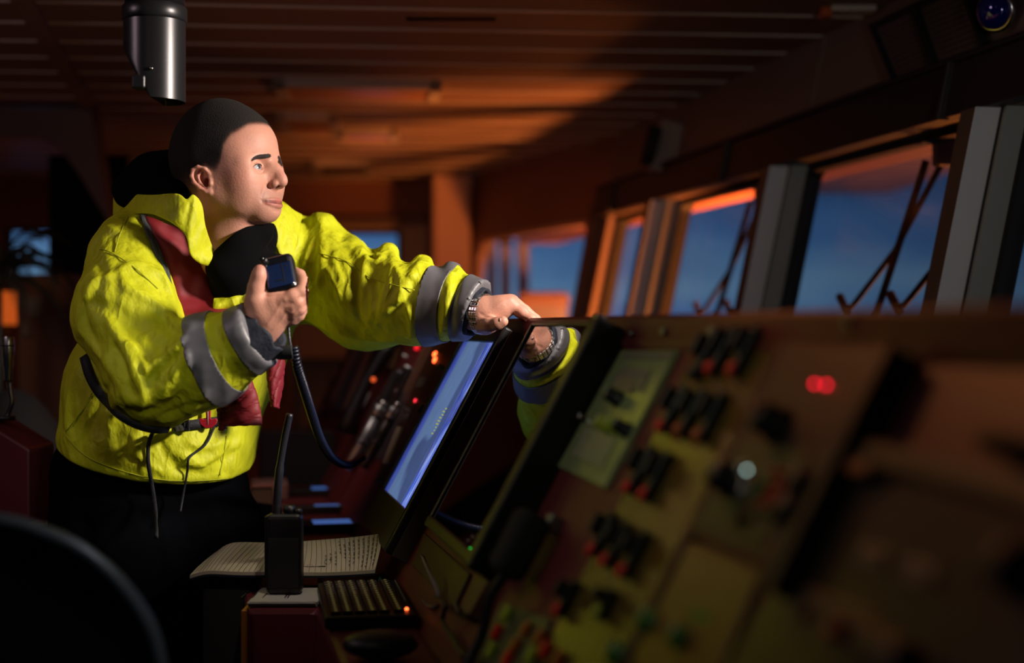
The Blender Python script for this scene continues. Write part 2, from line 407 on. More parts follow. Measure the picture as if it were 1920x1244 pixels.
# front wall: sill panel, piers, header, far facet, far wall
ZS, ZT = -.16, .475
piers = [3.06, 4.18, 5.30]          # Yc of the posts
YE = 6.2
mb = MB()
wallseg(mb, -.6, YE, -CAMZ, ZS, 0, .10)                       # below the sills
wallseg(mb, -.6, YE+.06, ZT, CH+.02, 0, .10)                  # header
wallseg(mb, -.6, .95, ZS, ZT, 0, .10)
for c in piers+[1.94]: wallseg(mb, c-.015, c+.13, ZS, ZT, 0, .045)
wallseg(mb, YE-.12, YE, ZS, ZT, 0, .045)
struct(mb.build('wall_front', M['wallp']))
# dark header rail above the windows
mb = MB(); wallseg(mb, 0, YE, .475, .60, -.045, .005); wallseg(mb, 0, YE, .60, .612, -.06, -.03)
for yy in (3.24, 4.62, 5.9): wallseg(mb, yy-.008, yy+.008, .47, .605, -.062, -.03)
struct(mb.build('trim_2', M['hdr'], bevel=.004))
mb = MB(); wallseg(mb, 0, YE, ZS-.02, ZS, -.05, .05); struct(mb.build('trim_3', M['brownframe']))
mb = MB(); wallseg(mb, 4.118, 4.124, .612, CH, -.004, 0); struct(mb.build('trim_4', M['wallp']))
nwin = 0
glass = bpy.data.materials.new('window_glass'); glass.use_nodes = True
t = glass.node_tree; t.nodes.clear(); tr = t.nodes.new('ShaderNodeBsdfTransparent'); gl = t.nodes.new('ShaderNodeBsdfGlossy')
tr.inputs[0].default_value = (.93, .95, .96, 1); gl.inputs['Roughness'].default_value = .02; gl.inputs['Color'].default_value = (.8, .9, 1, 1)
mx = t.nodes.new('ShaderNodeMixShader'); lw_ = t.nodes.new('ShaderNodeLayerWeight'); pw = t.nodes.new('ShaderNodeMath'); pw.operation = 'POWER'; pw.inputs[1].default_value = 5; t.links.new(lw_.outputs['Facing'], pw.inputs[0]); fz = t.nodes.new('ShaderNodeMath'); fz.operation = 'MULTIPLY_ADD'; fz.inputs[1].default_value = .35; fz.inputs[2].default_value = .015; t.links.new(pw.outputs[0], fz.inputs[0])
mo = t.nodes.new('ShaderNodeOutputMaterial')
t.links.new(fz.outputs[0], mx.inputs[0]); t.links.new(tr.outputs[0], mx.inputs[1]); t.links.new(gl.outputs[0], mx.inputs[2]); t.links.new(mx.outputs[0], mo.inputs[0])
def window(fn, Y1, Y2, z1, z2, o, fm, post=None, r=.03):
    """rubber gasket frame with rounded corners + pane"""
    global nwin; nwin += 1
    root = struct(empty('window_%d' % nwin, fn((Y1+Y2)/2, z1, o)))
    inv = Matrix.Translation(-root.location)
    def rr(a1, a2, b1, b2, rad):
        out = []
        for cx, cy, a0 in ((a2-rad, b2-rad, 0), (a1+rad, b2-rad, 90), (a1+rad, b1+rad, 180), (a2-rad, b1+rad, 270)):
            for k in range(6):
                an = math.radians(a0+k*18); out.append((cx+rad*math.cos(an), cy+rad*math.sin(an)))
        return out
    inn = rr(Y1+.022, Y2-.022, z1+.02, z2-.02, r); outr = rr(Y1, Y2, z1, z2, .005)
    mb = MB(inv)
    for (la, lb, oo) in ((inn, outr, o-.012), (inn, outr, o+.03)):
        mb.grid([[fn(a, b, oo) for a, b in la], [fn(a, b, oo) for a, b in lb]], closed=True, smooth=False)
    mb.grid([[fn(a, b, o-.012) for a, b in inn], [fn(a, b, o+.03) for a, b in inn]], closed=True)
    mb.grid([[fn(a, b, o-.012) for a, b in outr], [fn(a, b, o+.03) for a, b in outr]], closed=True)
    mb.build('window_frame', fm, root)
    mb = MB(inv); wallseg(mb, Y1+.01, Y2-.01, z1+.01, z2-.01, o+.006, o+.014, fn); mb.build('pane', glass, root)
    return root
segs = [(.95, 1.925), (2.07, 3.045), (3.19, 4.165), (4.31, 5.285), (5.43, 6.08)]
for a, b in segs: window(W, a, b, ZS, ZT, .055, M['darkgroove'])
ntrim = 4
for c in piers+[1.94]:
    ntrim += 1
    mb = MB()
    mb.mi = 0; wallseg(mb, c+.012, c+.075, ZS, ZT+.0, -.060, 0)
    mb.mi = 1; wallseg(mb, c+.010, c+.012, ZS, ZT, -.062, -.001)       # aft side turned to the light, painted pale
    mb.mi = 2; wallseg(mb, c-.005, c+.010, ZS, ZT, -.004, 0)
    mb.mi = 3; wallseg(mb, c-.018, c-.015, ZS, ZT, 0, .046)
    wallseg(mb, c-.018, c-.006, ZS, ZT, -.006, .0)
    struct(mb.build('trim_%d' % ntrim, [M['brownframe'], M['litside'], M['darkgroove'], M['greenframe']], bevel=.002))
# far facet with the wing window
C1 = Vector((1.62-.2137*YE, YE, 0)); C2 = Vector((-.245, 7.8, 0)); fd = (C2-C1); fl = fd.length; fd.normalize(); fo = Vector((fd.y, -fd.x, 0))
def W2(s, z, off=0): return C1+fd*s+fo*(off+.2*z*(1-.6*s/fl))+Vector((0, 0, CAMZ+z))
M['wing'] = mat('wing_wall_paint', (.20, .10, .065, 1), .5)
mb = MB()
wallseg(mb, 0, fl, -CAMZ, -.22, 0, .1, W2); wallseg(mb, -.05, fl+.1, .485, CH+.02, 0, .1, W2)
wallseg(mb, 0, .1, -.22, .485, 0, .06, W2); wallseg(mb, fl-.02, fl+.05, -.22, .485, 0, .06, W2)
struct(mb.build('wall_wing', M['wing']))
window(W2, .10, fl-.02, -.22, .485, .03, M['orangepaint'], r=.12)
mb = MB(); wallseg(mb, -.04, .07, -.5, CH-.3, -.03, 0, W2); struct(mb.build('trim_9', M['brownframe'], bevel=.01))
# orange pillar and far wall
pp = P(842, 600, 7.9)
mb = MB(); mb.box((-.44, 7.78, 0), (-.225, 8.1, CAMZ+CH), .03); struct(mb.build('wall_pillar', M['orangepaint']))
M['far'] = mat('far_wall_paint', (.17, .075, .04, 1), .55, var=.1, vscale=1.5)
def xz(px, py, Y): p = P(px, py, Y); return p.x, p.z
YF = 8.2
mb = MB()
def fw(mb, x0, y0, x1, y1, Y=YF, th=.08):
    a = xz(x0, y1, Y); b = xz(x1, y0, Y); mb.box((a[0], Y, a[1]), (b[0], Y+th, b[1]))
ytop = HZ-CH*F/YF
fw(mb, -600, ytop, 14, HZ+CAMZ*F/YF); fw(mb, 108, ytop, 520, HZ+CAMZ*F/YF); fw(mb, 820, ytop, 868, HZ+CAMZ*F/YF)
fw(mb, 14, ytop, 108, 428); fw(mb, 14, 522, 108, HZ+CAMZ*F/YF)
fw(mb, 520, ytop, 820, 424); fw(mb, 780, 424, 820, HZ+CAMZ*F/YF); fw(mb, 520, 424, 545, HZ+CAMZ*F/YF); fw(mb, 545, 668, 780, HZ+CAMZ*F/YF)
struct(mb.build('wall_far', M['far']))
mb = MB(); mb.box((-4.3, -.9, 0), (-4.2, 9.3, CAMZ+CH)); struct(mb.build('wall_left', M['wallp']))
mb = MB(); mb.box((-4.3, -1.0, 0), (2.4, -.9, CAMZ+CH)); struct(mb.build('wall_back', M['wallp']))
# wing door with two lights: upper window and lower glass
door = struct(empty('door_1', (P(700, 600, YF).x, YF-.02, 0)))
inv = Matrix.Translation(-door.location)
M['doorp'] = mat('pale_door_frame', (.34, .27, .20, 1), .5)
mb = MB(inv)
for r in ((545, 424, 655, 760), (748, 424, 800, 760), (655, 424, 748, 440), (655, 492, 748, 560)):
    a = xz(r[0], r[3], YF); b = xz(r[2], r[1], YF); mb.box((a[0], YF-.03, a[1]), (b[0], YF+.02, b[1]))
mb.build('door_leaf', M['doorp'], door)
mb = MB(inv)
for r in ((650, 436, 656, 496), (746, 436, 752, 496), (650, 434, 752, 440), (650, 491, 752, 496)):
    a = xz(r[0], r[3], YF); b = xz(r[2], r[1], YF); mb.box((a[0], YF-.05, a[1]), (b[0], YF-.02, b[1]))
mb.build('window_frame', M['darkgroove'], door)
mb = MB(inv); a = xz(655, 760, YF); b = xz(748, 440, YF); mb.box((a[0], YF, a[1]), (b[0], YF+.006, b[1])); mb.build('pane', glass, door)
mb = MB(inv); a = P(792, 600, YF); mb.cyl(a+Vector((0, -.03, 0)), a+Vector((0, -.08, 0)), .012).cyl(a+Vector((0, -.08, 0)), a+Vector((-.1, -.08, 0)), .01); mb.build('handle', M['dullsteel'], door)
mb = MB()
for r in ((800, 410, 812, 760), (540, 410, 546, 760), (540, 410, 812, 422)):
    a = xz(r[0], r[3], YF); b = xz(r[2], r[1], YF); mb.box((a[0], YF-.05, a[1]), (b[0], YF, b[1]))
struct(mb.build('trim_10', M['brownframe']))
mb = MB(); a = xz(804, ytop+280, 8.0); b = xz(822, ytop, 8.0); mb.box((a[0], 8.0, a[1]), (b[0], 8.2, b[1])); struct(mb.build('trim_11', M['brownp']))
# port side far window
nwin += 1
wr = struct(empty('window_%d' % nwin, P(60, 522, YF))); inv = Matrix.Translation(-wr.location)
a = xz(14, 522, YF); b = xz(108, 428, YF)
mb = MB(inv)
mb.box((a[0], YF-.01, a[1]), (b[0], YF+.04, a[1]+.02)).box((a[0], YF-.01, b[1]-.02), (b[0], YF+.04, b[1])).box((a[0], YF-.01, a[1]), (a[0]+.02, YF+.04, b[1])).box((b[0]-.02, YF-.01, a[1]), (b[0], YF+.04, b[1]))
mb.build('window_frame', M['darkgroove'], wr)
MB(inv).box((a[0], YF+.02, a[1]), (b[0], YF+.03, b[1])).build('pane', glass, wr)
# soffit on the left: a drop with a rounded opening under it
YS = 5.4
a = xz(-200, 205, YS); pts = []
poly = [P(-900, 205, YS), P(170, 205, YS), P(205, 420, YS), P(150, 330, YS), P(118, 285, YS), P(95, 265, YS), P(60, 257, YS), P(0, 256, YS), P(-900, 256, YS)]
mb = MB(); mb.prism(poly, (0, .12, 0)); struct(mb.build('trim_12', M['wallp']))
# dark curtain beside it
mb = MB()
def curtain(mb, xa, xb, yt, yb, Y, n=90, amp=.022, waves=9):
    top = P(xa, yt, Y); rows = []
    for j in range(8):
        row = []
        for i in range(n+1):
            s = i/n; px = xa+(xb-xa)*s
            p = P(px, yt+(yb-yt)*j/7, Y)
            p.y += amp*math.sin(s*waves*2*math.pi+.5*math.sin(3*s+j*.3))
            row.append(p)
        rows.append(row)
    return mb.grid(rows)
for (xa, xb, yt) in ((92, 240, 292),):
    curtain(mb, xa, xb, yt, 1221, 5.7)
o = tag(mb.build('curtain', mat('black_curtain', (.004, .003, .003, 1), .9, bump=.2), solid=.006), 'long black pleated curtain hanging behind the man in the yellow jacket', 'curtain')
# exterior: overhanging eave, gallery posts, locker
mb = MB()
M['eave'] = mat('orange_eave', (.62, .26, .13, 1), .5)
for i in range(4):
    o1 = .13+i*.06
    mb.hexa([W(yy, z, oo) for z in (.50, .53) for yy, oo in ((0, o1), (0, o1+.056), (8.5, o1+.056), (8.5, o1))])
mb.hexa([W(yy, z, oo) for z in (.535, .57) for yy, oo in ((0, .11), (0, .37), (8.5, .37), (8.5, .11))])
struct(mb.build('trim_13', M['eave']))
mb = MB()
for (x0, x1, Y, y0) in ((912, 930, 9.6, 414), (938, 957, 9.6, 458), (970, 992, 9.6, 414)):
    a = xz(x0, 900, Y); b = xz(x1, y0, Y); 
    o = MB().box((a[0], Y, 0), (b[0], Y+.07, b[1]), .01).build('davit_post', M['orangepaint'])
    tag(o, {912: 'slim orange lit post outside the wing window, leftmost of the three', 938: 'orange lit post outside the wing window topped by a dark lamp', 970: 'wide orange lit post outside the wing window, rightmost of the three'}[x0], 'post', 'posts on the bridge wing')
a = P(947, 440, 9.6)
root = empty('deck_lamp', P(947, 458, 9.62), label='dark round deck lamp on the middle orange post outside the wing window', cat='lamp')
MB().cyl((0, 0, 0), (0, 0, .05), .05).build('base', M['black'], root); MB().cyl((0, 0, .05), (0, 0, .15), .04, .028).build('lamp_housing', mat('lamp_green', (.03, .05, .03, 1), .5), root)
root = empty('rescue_locker', P(1025, 615, 9.0), label='rounded orange locker on the bridge wing outside the window', cat='locker')
MB().box((-.18, -.15, -1.295), (.13, .15, .21), .06).build('body', M['orangepaint'], root)
MB().box((-.19, -.16, .12), (.14, .16, .225), .04).build('lid', M['eave'], root)
struct(MB().box((-.9, 9.9, -.1), (1.2, 10.2, CAMZ-.02)).build('wall_wing_bulwark', M['orangepaint']))
# exterior seen through the door glass
o = tag(MB().box((-1.25, 9.5, 0), (-.95, 9.8, CAMZ-.06), .02).build('deck_box', M['orangepaint']), 'orange lit box on the deck seen through the door glass under the raised arm', 'box')
# windscreen wipers outside the panes
def wiper(Y, lab, s=1.0):
    root = empty('windscreen_wiper', W(Y, .44, .10), label=lab, cat='wiper', group='window wipers')
    iv = Matrix.Translation(-root.location)
    mb = MB(iv)
    p0 = W(Y, .43, .12); mb.box(p0-Vector((.03, .03, .03)), p0+Vector((.03, .03, .04)), .008); mb.build('motor', M['brownframe'], root)
    tip = W(Y+.10, .04, .09)
    MB(iv).tube([p0, W(Y+.17*s, .20, .12), W(Y+.34*s, .05, .11)], .008, 8).build('arm', M['hdr'], root)
    MB(iv).tube([W(Y+.33*s, .035, .10), W(Y+.40*s, .085, .10)], .012, 8).build('elbow', M['brownp'], root)
    MB(iv).tube([W(Y+.06*s, .42, .10), W(Y+.20*s, -.10, .10)], .010, 8).build('blade', M['black_matte'], root)
    return root
wiper(3.21, 'wiper outside the nearest full window, arm bent in a V, closest to the pale post')
wiper(3.50, 'second wiper outside the nearest full window, farther from the pale post')
wiper(4.36, 'wiper outside the second full window from the right, nearer of its two')
wiper(4.66, 'wiper outside the second full window from the right, farther of its two')
wiper(5.50, 'wiper outside the narrow window next to the wing corner')
wiper(2.50, 'wiper barely showing outside the window at the right edge of the photo')
a = P(1068, 428, 8.1)
tag(MB().ball(a, .03).cyl(a+Vector((0, 0, .0)), a+Vector((0, 0, .09)), .012).build('navigation_lamp', M['brownframe']), 'small dark lamp hanging in the top right corner of the wing window', 'lamp')
# ---- ceiling fittings ----
def clight(px0, px1, py0, py1, lab, glow, ex=None):
    Y0 = CH*F/(HZ-py0); Y1 = CH*F/(HZ-py1)
    xa = P(px0, py0, Y0).x; xb = P(px1, py0, Y0).x
    root = empty('ceiling_light', ((xa+xb)/2, (Y0+Y1)/2, CAMZ+CH), (0, 0, math.atan(.085)), lab, 'ceiling light', 'ceiling lights')
    wx, wy = (xb-xa)/2, (Y1-Y0)/2
    mb = MB(); mb.box((-wx, -wy, -.03), (wx, -wy+.05, 0)).box((-wx, wy-.02, -.03), (wx, wy, 0)).box((-wx, -wy, -.03), (-wx+.04, wy, 0)).box((wx-.04, -wy, -.03), (wx, wy, 0))
    mb.build('frame', M['lampframe'], root)
    MB().box((-wx+.04, -wy+.05, -.022), (wx-.04, wy-.02, -.004)).build('diffuser', glow, root)
    return root
M['lampframe'] = mat('pale_lamp_frame', (.5, .46, .40, 1), .4)
M['diff'] = mat('milky_diffuser', (.42, .22, .12, 1), .3)
clight(505, 820, 147, 178, 'long ceiling light above and right of the man, widest of the set', M['diff'])
clight(505, 622, 210, 245, 'short ceiling light right behind the top of the buzzed head', M['diff'])
clight(622, 742, 238, 256, 'thin far ceiling light right of the short one', M['diff'])
clight(575, 690, 300, 322, 'dim ceiling light farthest back above the far wall', M['brownp'])
o = MB().box((-.13, -.03, -.02), (.13, .03, 0), .006).build('air_vent', M['hdr']); o.location = P(845, 35, 3.92); o.location.z = CAMZ+CH
tag(o, 'small dark ceiling vent right of the black sight tube', 'vent')
root = empty('camera_unit', P(1590, 12, 3.77), label='small ceiling mounted box with orange lit end near the picture frames', cat='camera')
root.location.z = CAMZ+CH
MB().box((-.05, -.03, -.016), (.07, .03, 0), .004).build('body', M['lampframe'], root); MB().box((-.075, -.025, -.03), (-.045, .02, -.002), .004).build('cap', M['orangeb'], root)
# black sight tube hanging from ceiling (left of centre)
root = empty('periscope_tube', P(290, 0, 2.55), label='thick black sight tube hanging from the ceiling above the man', cat='periscope')
root.location.z = 0
iv = Matrix.Translation((0, 0, 0)); Yt = 2.55; k = Yt/F
zc = lambda py: CAMZ+(HZ-py)*k
r = 58*k; ro = 60*k
mb = MB()
n = 48; rings = []
# body cut by a slanted plane on the left
prof = [(12, 55), (30, 56), (34, 57), (90, 57)]
zt = CAMZ+CH
top = [(55*k, zt), (55*k, zc(12))]
mb.lathe([(r_, z_) for r_, z_ in top][::-1], n=n); mb.build('upper_tube', M['tube'] if 'tube' in M else M['black'], root)
M['tube'] = mat('black_enamel_tube', (.012, .012, .013, 1), .33)
mb = MB(); mb.lathe([(57*k, zc(42)), (60*k, zc(38)), (60*k, zc(16)), (57*k, zc(12))], n=n); mb.build('collar', M['tube'], root)
mb = MB(); rings = []
for j in range(25):
    py = 38+(190-38)*j/24; row = []
    for q in range(n):
        an = 2*math.pi*q/n; x = math.cos(an)*57; yv = math.sin(an)*57
        lim = -57 if py < 90 else -57+(py-90)*.62
        x = max(x, lim)
        row.append((x*k, yv*k, zc(py+(0 if j < 24 else 0)+.03*x)))
    rings.append(row)
mb.grid(rings, closed=True)
inner = [(x*.93+.002, y_*.93, z_) for x, y_, z_ in rings[-1]]; deep = [(x, y_, z_+.05) for x, y_, z_ in inner]
mb.grid([rings[-1], inner, deep], closed=True); mb.bm.faces.new([mb._v(p) for p in deep])
mb.build('lower_tube', M['tube'], root)
pk = P(267, 158, Yt-.03)-root.location
MB().box((pk.x-.012, pk.y-.03, pk.z-.012), (pk.x+.012, pk.y, pk.z+.012), .004).build('knob', M['black'], root)
pk = P(284, 128, Yt-.056)-root.location
MB().ball(pk, .003).build('screw', M['chrome'], root)
# picture frames, speaker and blue bell on the sloped header
def hw(px, py, off=0):      # pixel -> point on the header plane
    # X=1.62-.2137Y+.2z+off ; px,py given
    A_, B_ = (px-390)/F, (HZ-py)/F
    Y = (1.62+off)/(A_+.0-.2*B_); return Vector((1.62+off-.2137*Y+.2*B_*Y, Y, CAMZ+B_*Y))
def frame_panel(q, lab, ins):
    a = [hw(*c, -.012) for c in q]; nrm = Vector((-1, -.2137, .2)).normalized()
    ctr = sum(a, Vector())/4
    root = empty('notice_frame', ctr, label=lab, cat='frame', group='framed notices')
    iv = Matrix.Translation(-ctr)
    b = [p+(ctr-p)*.13 for p in a]
    mb = MB(iv)
    for nn in (0, .02): mb.grid([[p+nrm*nn for p in a], [p+nrm*nn for p in b]], closed=True, smooth=False)
    mb.grid([[p for p in a], [p+nrm*.02 for p in a]], closed=True, smooth=False); mb.grid([[p for p in b], [p+nrm*.02 for p in b]], closed=True, smooth=False)
    mb.build('border', M['black_matte'], root)
    mb = MB(iv); mb.prism([p+nrm*.002 for p in b], nrm*.006); mb.build('sheet', mat('notice_sheet', (.10, .075, .07, 1), .5), root)
    mb = MB(iv)
    for i in range(9):
        s0 = .12+i*.09
        for u0, u1 in ((.1, .5), (.55, .9)):
            pa = b[0].lerp(b[3], s0); pb = b[1].lerp(b[2], s0); p0 = pa.lerp(pb, u0); p1 = pa.lerp(pb, u1)
            dn = (b[3]-b[0])*.012
            mb.prism([p0+nrm*.0081, p1+nrm*.0081, p1+dn+nrm*.0081, p0+dn+nrm*.0081], nrm*.0006)
    mb.build('printed_lines', M['black_matte'], root)
frame_panel([(1640, 50), (1722, 12), (1765, 135), (1690, 168)], 'framed notice on the sloped bulkhead, farther of the pair', 0)
frame_panel([(1722, 12), (1815, -28), (1862, 100), (1765, 135)], 'framed notice on the sloped bulkhead, nearer of the pair beside the blue dome', 0)
c = hw(1250, 278, -.03)
root = empty('loudspeaker', c, label='pale wall loudspeaker with round black cone on the bulkhead', cat='speaker')
MB(Matrix.Rotation(.25, 4, 'Y')).box((-.05, -.05, -.1), (.075, .06, .1), .01).build('cabinet', mat('pale_speaker_box', (.22, .15, .11, 1), .5), root)
MB(Matrix.Rotation(.25, 4, 'Y')).cyl((-.085, -.02, -.01), (-.04, -.02, -.01), .078).build('cone', M['black_matte'], root)
c = hw(1240, 178, -.03)
tag(MB().box(c-Vector((.1, .06, .02)), c+Vector((.08, .06, .012)), .006).build('cable_box', M['brownp']), 'flat box on the bulkhead above the loudspeaker', 'box')
c = hw(1868, 20, -.045)
root = empty('dome_bell', c, label='glossy blue round dome with chrome rim at the top right corner', cat='bell')
q = Vector((-.75, -.6, -.25)).to_track_quat('Z', 'Y').to_matrix().to_4x4()
MB(q).lathe([(.036, -.02), (.045, -.005), (.047, .004), (.042, .010)]).build('rim', M['chrome'], root)
MB(q).lathe([(.041, .006), (.038, .018), (.028, .028), (.014, .033), (.001, .034)]).build('dome', mat('blue_glossy_dome', (.003, .012, .22, 1), .08, .3, coat=1), root)
# ================= bridge console on the right =================
UU = Vector((-.2137, 1, 0)).normalized(); WW = Vector((1, .2137, 0)).normalized()
VV = (WW*.5418+Vector((0, 0, 1))).normalized(); NN = UU.cross(VV).normalized()
if NN.x > 0: NN = -NN
FO = Vector((.605-.2137*2, 2, CAMZ))            # origin on the face plane
# right handed frame: x = -UU (towards camera), y = up slope, z = outward normal
FX = VV.cross(NN).normalized()
FM = Matrix(((FX.x, VV.x, NN.x, FO.x), (FX.y, VV.y, NN.y, FO.y), (FX.z, VV.z, NN.z, FO.z), (0, 0, 0, 1)))
def fs(px, py, n=0):                              # pixel -> local (s,t) on the face plane lifted by n
    d = Vector(((px-960)/F, 1, (HZ-py)/F)); o = Vector((0, 0, CAMZ))
    k = ((FO+NN*n)-o).dot(NN)/d.dot(NN); p = o+d*k-FO
    return p.dot(FX), p.dot(VV)
def fp(px, py, n=0): s, t = fs(px, py, n); return FM @ Vector((s, t, n))
def desk(px, py, z=-.48):
    Y = -z*F/(py-HZ); return Vector(((px-960)*Y/F, Y, CAMZ+z))
def X_(a, Y): return a-.2137*Y
YC0, YC1 = .25, 5.6
# main housing
root = empty('bridge_console', (0.3, 2.6, 0), label='long dark red bridge console with a sloping instrument face on the right', cat='console')
iv = Matrix.Translation(-root.location)
def run(mb, prof, Y0, Y1):
    mb.prism([(X_(a, Y0), Y0, CAMZ+z) for a, z in prof], (X_(0, Y1)-X_(0, Y0), Y1-Y0, 0))
ft = lambda z: .605+.554*z
mb = MB(iv); run(mb, [(ft(-.55), -.55), (ft(-.03), -.03), (.592, -.022), (.592, .012), (.598, .017), (1.50, .017), (1.50, -CAMZ), (ft(-.55), -CAMZ)], YC0, YC1)
mb.build('instrument_housing', M['redpaint'], root)
mb = MB(iv)
for pxx, pyy in ((1185, 626), (1245, 622), (1335, 622), (1085, 622), (1590, 605)):
    A_ = (pxx-390)/F; Y = .590/A_; c = Vector((X_(.590, Y), Y, CAMZ+(HZ-pyy)*Y/F)); mb.cyl(c-WW*.004, c+WW*.001, .0055, n=12)
mb.build('panel_screws', M['dullsteel'], root)
# hand rail strip at the top lip
mb = MB(iv); run(mb, [(.586, -.028), (.586, -.016), (.594, -.016), (.594, -.028)], YC0, 2.6); mb.build('lip_strip', M['redlam'], root)
# desk
DP = [(-.455, 2.435), (-.335, 2.435), (X_(.195, 1.0), 1.0), (X_(.338, 1.0), 1.0), (X_(.338, 5.6), 5.6), (X_(.12, 5.6), 5.6), (X_(.12, 2.78), 2.78), (X_(.067, 2.70), 2.70)]
mb = MB(); mb.prism([(x, y_, .10) for x, y_ in DP], (0, 0, CAMZ-.48-.10))
dk = mb.build('console_desk', M['redlam'], bevel=.012); tag(dk, 'flat dark red desk running below the sloping console face', 'desk')
M['amber'] = mat('amber_glow', (.34, .12, .012, 1), .5)  # warm glow on the desk corner, painted as an amber colour
tag(MB().box((-.463, 2.429, .1), (-.454, 2.50, CAMZ-.484), .002).build('glow_strip', M['amber']), 'amber glow painted as a vertical strip on the near left corner of the red desk', 'trim')
# ---------------- helpers on the face ----------------
def froot(name, px, py, lab, cat, group=None, n=0):
    s, t = fs(px, py, n); r = empty(name, label=lab, cat=cat, group=group); r.matrix_world = FM @ Matrix.Translation((s, t, 0)); r['_o'] = (s, t)
    return r
def orr(r, px, py, n=0):
    s, t = fs(px, py, n); o = r['_o']; return s-o[0], t-o[1]
def plate(r, name, quad, m, n0=.0, n1=.006, bevel=.0015):
    q = [orr(r, *c, n1) for c in quad]
    mb = MB(); mb.prism([(a, b, n0) for a, b in q], (0, 0, n1-n0)); return mb.build(name, m, r, bevel=bevel)
def knob(r, px, py, rad, h, m, name='knob', n0=.006, top=None):
    s, t = orr(r, px, py, n0+h*.6)
    o = MB().lathe([(rad*1.15, n0), (rad*1.15, n0+h*.18), (rad, n0+h*.22), (rad*.92, n0+h*.92), (rad*.8, n0+h), (.0005, n0+h)], (s, t, 0), 20).build(name, m, r)
    MB().box((s-.001, t, n0+h-.0005), (s+.001, t+rad*.85, n0+h+.001)).build('pointer', top or M['white'], o)
    return o
def breaker(r, px, py, red=None, ln=.05, n0=.006, w=.0065):
    """tall black rocker with a coloured cap at its lower end; px,py = the cap"""
    s, t = orr(r, px, py, n0+.01)
    o = MB().box((s-w, t-.006, n0), (s+w, t+ln, n0+.012), .002).build('switch', M['black'], r)
    MB().box((s-w*.55, t+ln*.35, n0+.010), (s+w*.55, t+ln*.85, n0+.026), .002).build('rocker', M['black'], o)
    MB().ball((s, t, n0+.012), w*1.05, 12, (1, 1.25, .8)).build('cap', red or M['redb'], o)
    return o
def led(r, px, py, rad, m, n0=.006):
    s, t = orr(r, px, py, n0); return MB().ball((s, t, n0), rad, 12, (1, 1, .7)).build('indicator_lamp', m, r)
def strip_lbl(r, quad, m, name='label_plate', n0=.006, n1=.0075): return plate(r, name, quad, m, n0, n1, 0)
# ---------------- right monitor (dark, reflecting the sleeve) ----------------
gm = bpy.data.materials.new('dark_screen_glass'); gm.use_nodes = True
b = gm.node_tree.nodes['Principled BSDF']; b.inputs['Base Color'].default_value = (.003, .003, .004, 1); b.inputs['Roughness'].default_value = .015
b.inputs['IOR'].default_value = 2.3; b.inputs['Coat Weight'].default_value = 1; b.inputs['Coat Roughness'].default_value = .02; b.inputs['Coat IOR'].default_value = 2.0
t = gm.node_tree; tcn = t.nodes.new('ShaderNodeTexCoord'); mp = t.nodes.new('ShaderNodeMapping'); mp.inputs['Scale'].default_value = (6, 1.2, 1); mp.inputs['Rotation'].default_value = (0, 0, .5)
n_ = t.nodes.new('ShaderNodeTexNoise'); n_.inputs['Scale'].default_value = 60; n_.inputs['Detail'].default_value = 5; t.links.new(tcn.outputs['Object'], mp.inputs[0]); t.links.new(mp.outputs[0], n_.inputs[0])
r_ = t.nodes.new('ShaderNodeValToRGB'); r_.color_ramp.elements[0].position = .66; r_.color_ramp.elements[0].color = (.003, .003, .004, 1); r_.color_ramp.elements[1].position = .8; r_.color_ramp.elements[1].color = (.03, .028, .024, 1)
t.links.new(n_.outputs[0], r_.inputs[0]); t.links.new(r_.outputs[0], b.inputs['Base Color'])
R1 = froot('console_monitor', 980, 800, 'dark monitor on the console whose glass mirrors the yellow sleeve', 'monitor')
g = .033
sn, tt = orr(R1, 1128, 612, g); sf, _ = orr(R1, 1000, 612, g); _, tb = orr(R1, 895, 1040, g)
MB().box((sf, tb, .004), (sn, tt, g)).build('screen_glass', gm, R1)
fr_ = MB()
fr_.box((sn, tb-.02, 0), (sn+.040, tt+.004, g+.020), .005)
fr_.box((sf-.012, tb-.02, 0), (sf, tt+.004, g+.004), .003)
fr_.box((sf-.012, tb-.02, 0), (sn+.038, tb, g+.006), .004)
fr_.box((sf-.012, tt, 0), (sn+.038, tt+.006, g+.003), .002)
fr_.build('bezel', M['black'], R1)
mb = MB(); mb.box((sn+.002, tt+.001, g+.004), (sn+.036, tt+.010, g+.021), .003); mb.build('corner_cap', M['dullsteel'], R1)
s1, t1 = orr(R1, 880, 1030, g+.002); MB().ball((s1, t1, g+.001), .0022, 8).build('indicator_lamp', emis('green_led', (.02, .9, .08, 1), 3), R1)
for q in range(3): s1, t1 = orr(R1, 868+q*8, 1020-q*7, g+.002); MB().ball((s1, t1, g+.0), .0025, 8).build('button', M['dullsteel'], R1)
# ---------------- left monitor (lit blue) ----------------
sm = bpy.data.materials.new('lit_blue_screen'); sm.use_nodes = True; t = sm.node_tree; b = t.nodes['Principled BSDF']
b.inputs['Base Color'].default_value = (.004, .004, .006, 1); b.inputs['Roughness'].default_value = .06; b.inputs['Coat Weight'].default_value = .6
tcn = t.nodes.new('ShaderNodeTexCoord'); sp = t.nodes.new('ShaderNodeSeparateXYZ'); t.links.new(tcn.outputs['Generated'], sp.inputs[0])
mp = t.nodes.new('ShaderNodeMapping'); mp.inputs['Scale'].default_value = (60, 5, 1); t.links.new(tcn.outputs['Generated'], mp.inputs[0])
n_ = t.nodes.new('ShaderNodeTexNoise'); n_.inputs['Scale'].default_value = 1; n_.inputs['Detail'].default_value = 6; t.links.new(mp.outputs[0], n_.inputs[0])
mp2 = t.nodes.new('ShaderNodeMapping'); mp2.inputs['Scale'].default_value = (2.2, 2.4, 1); t.links.new(tcn.outputs['Generated'], mp2.inputs[0])
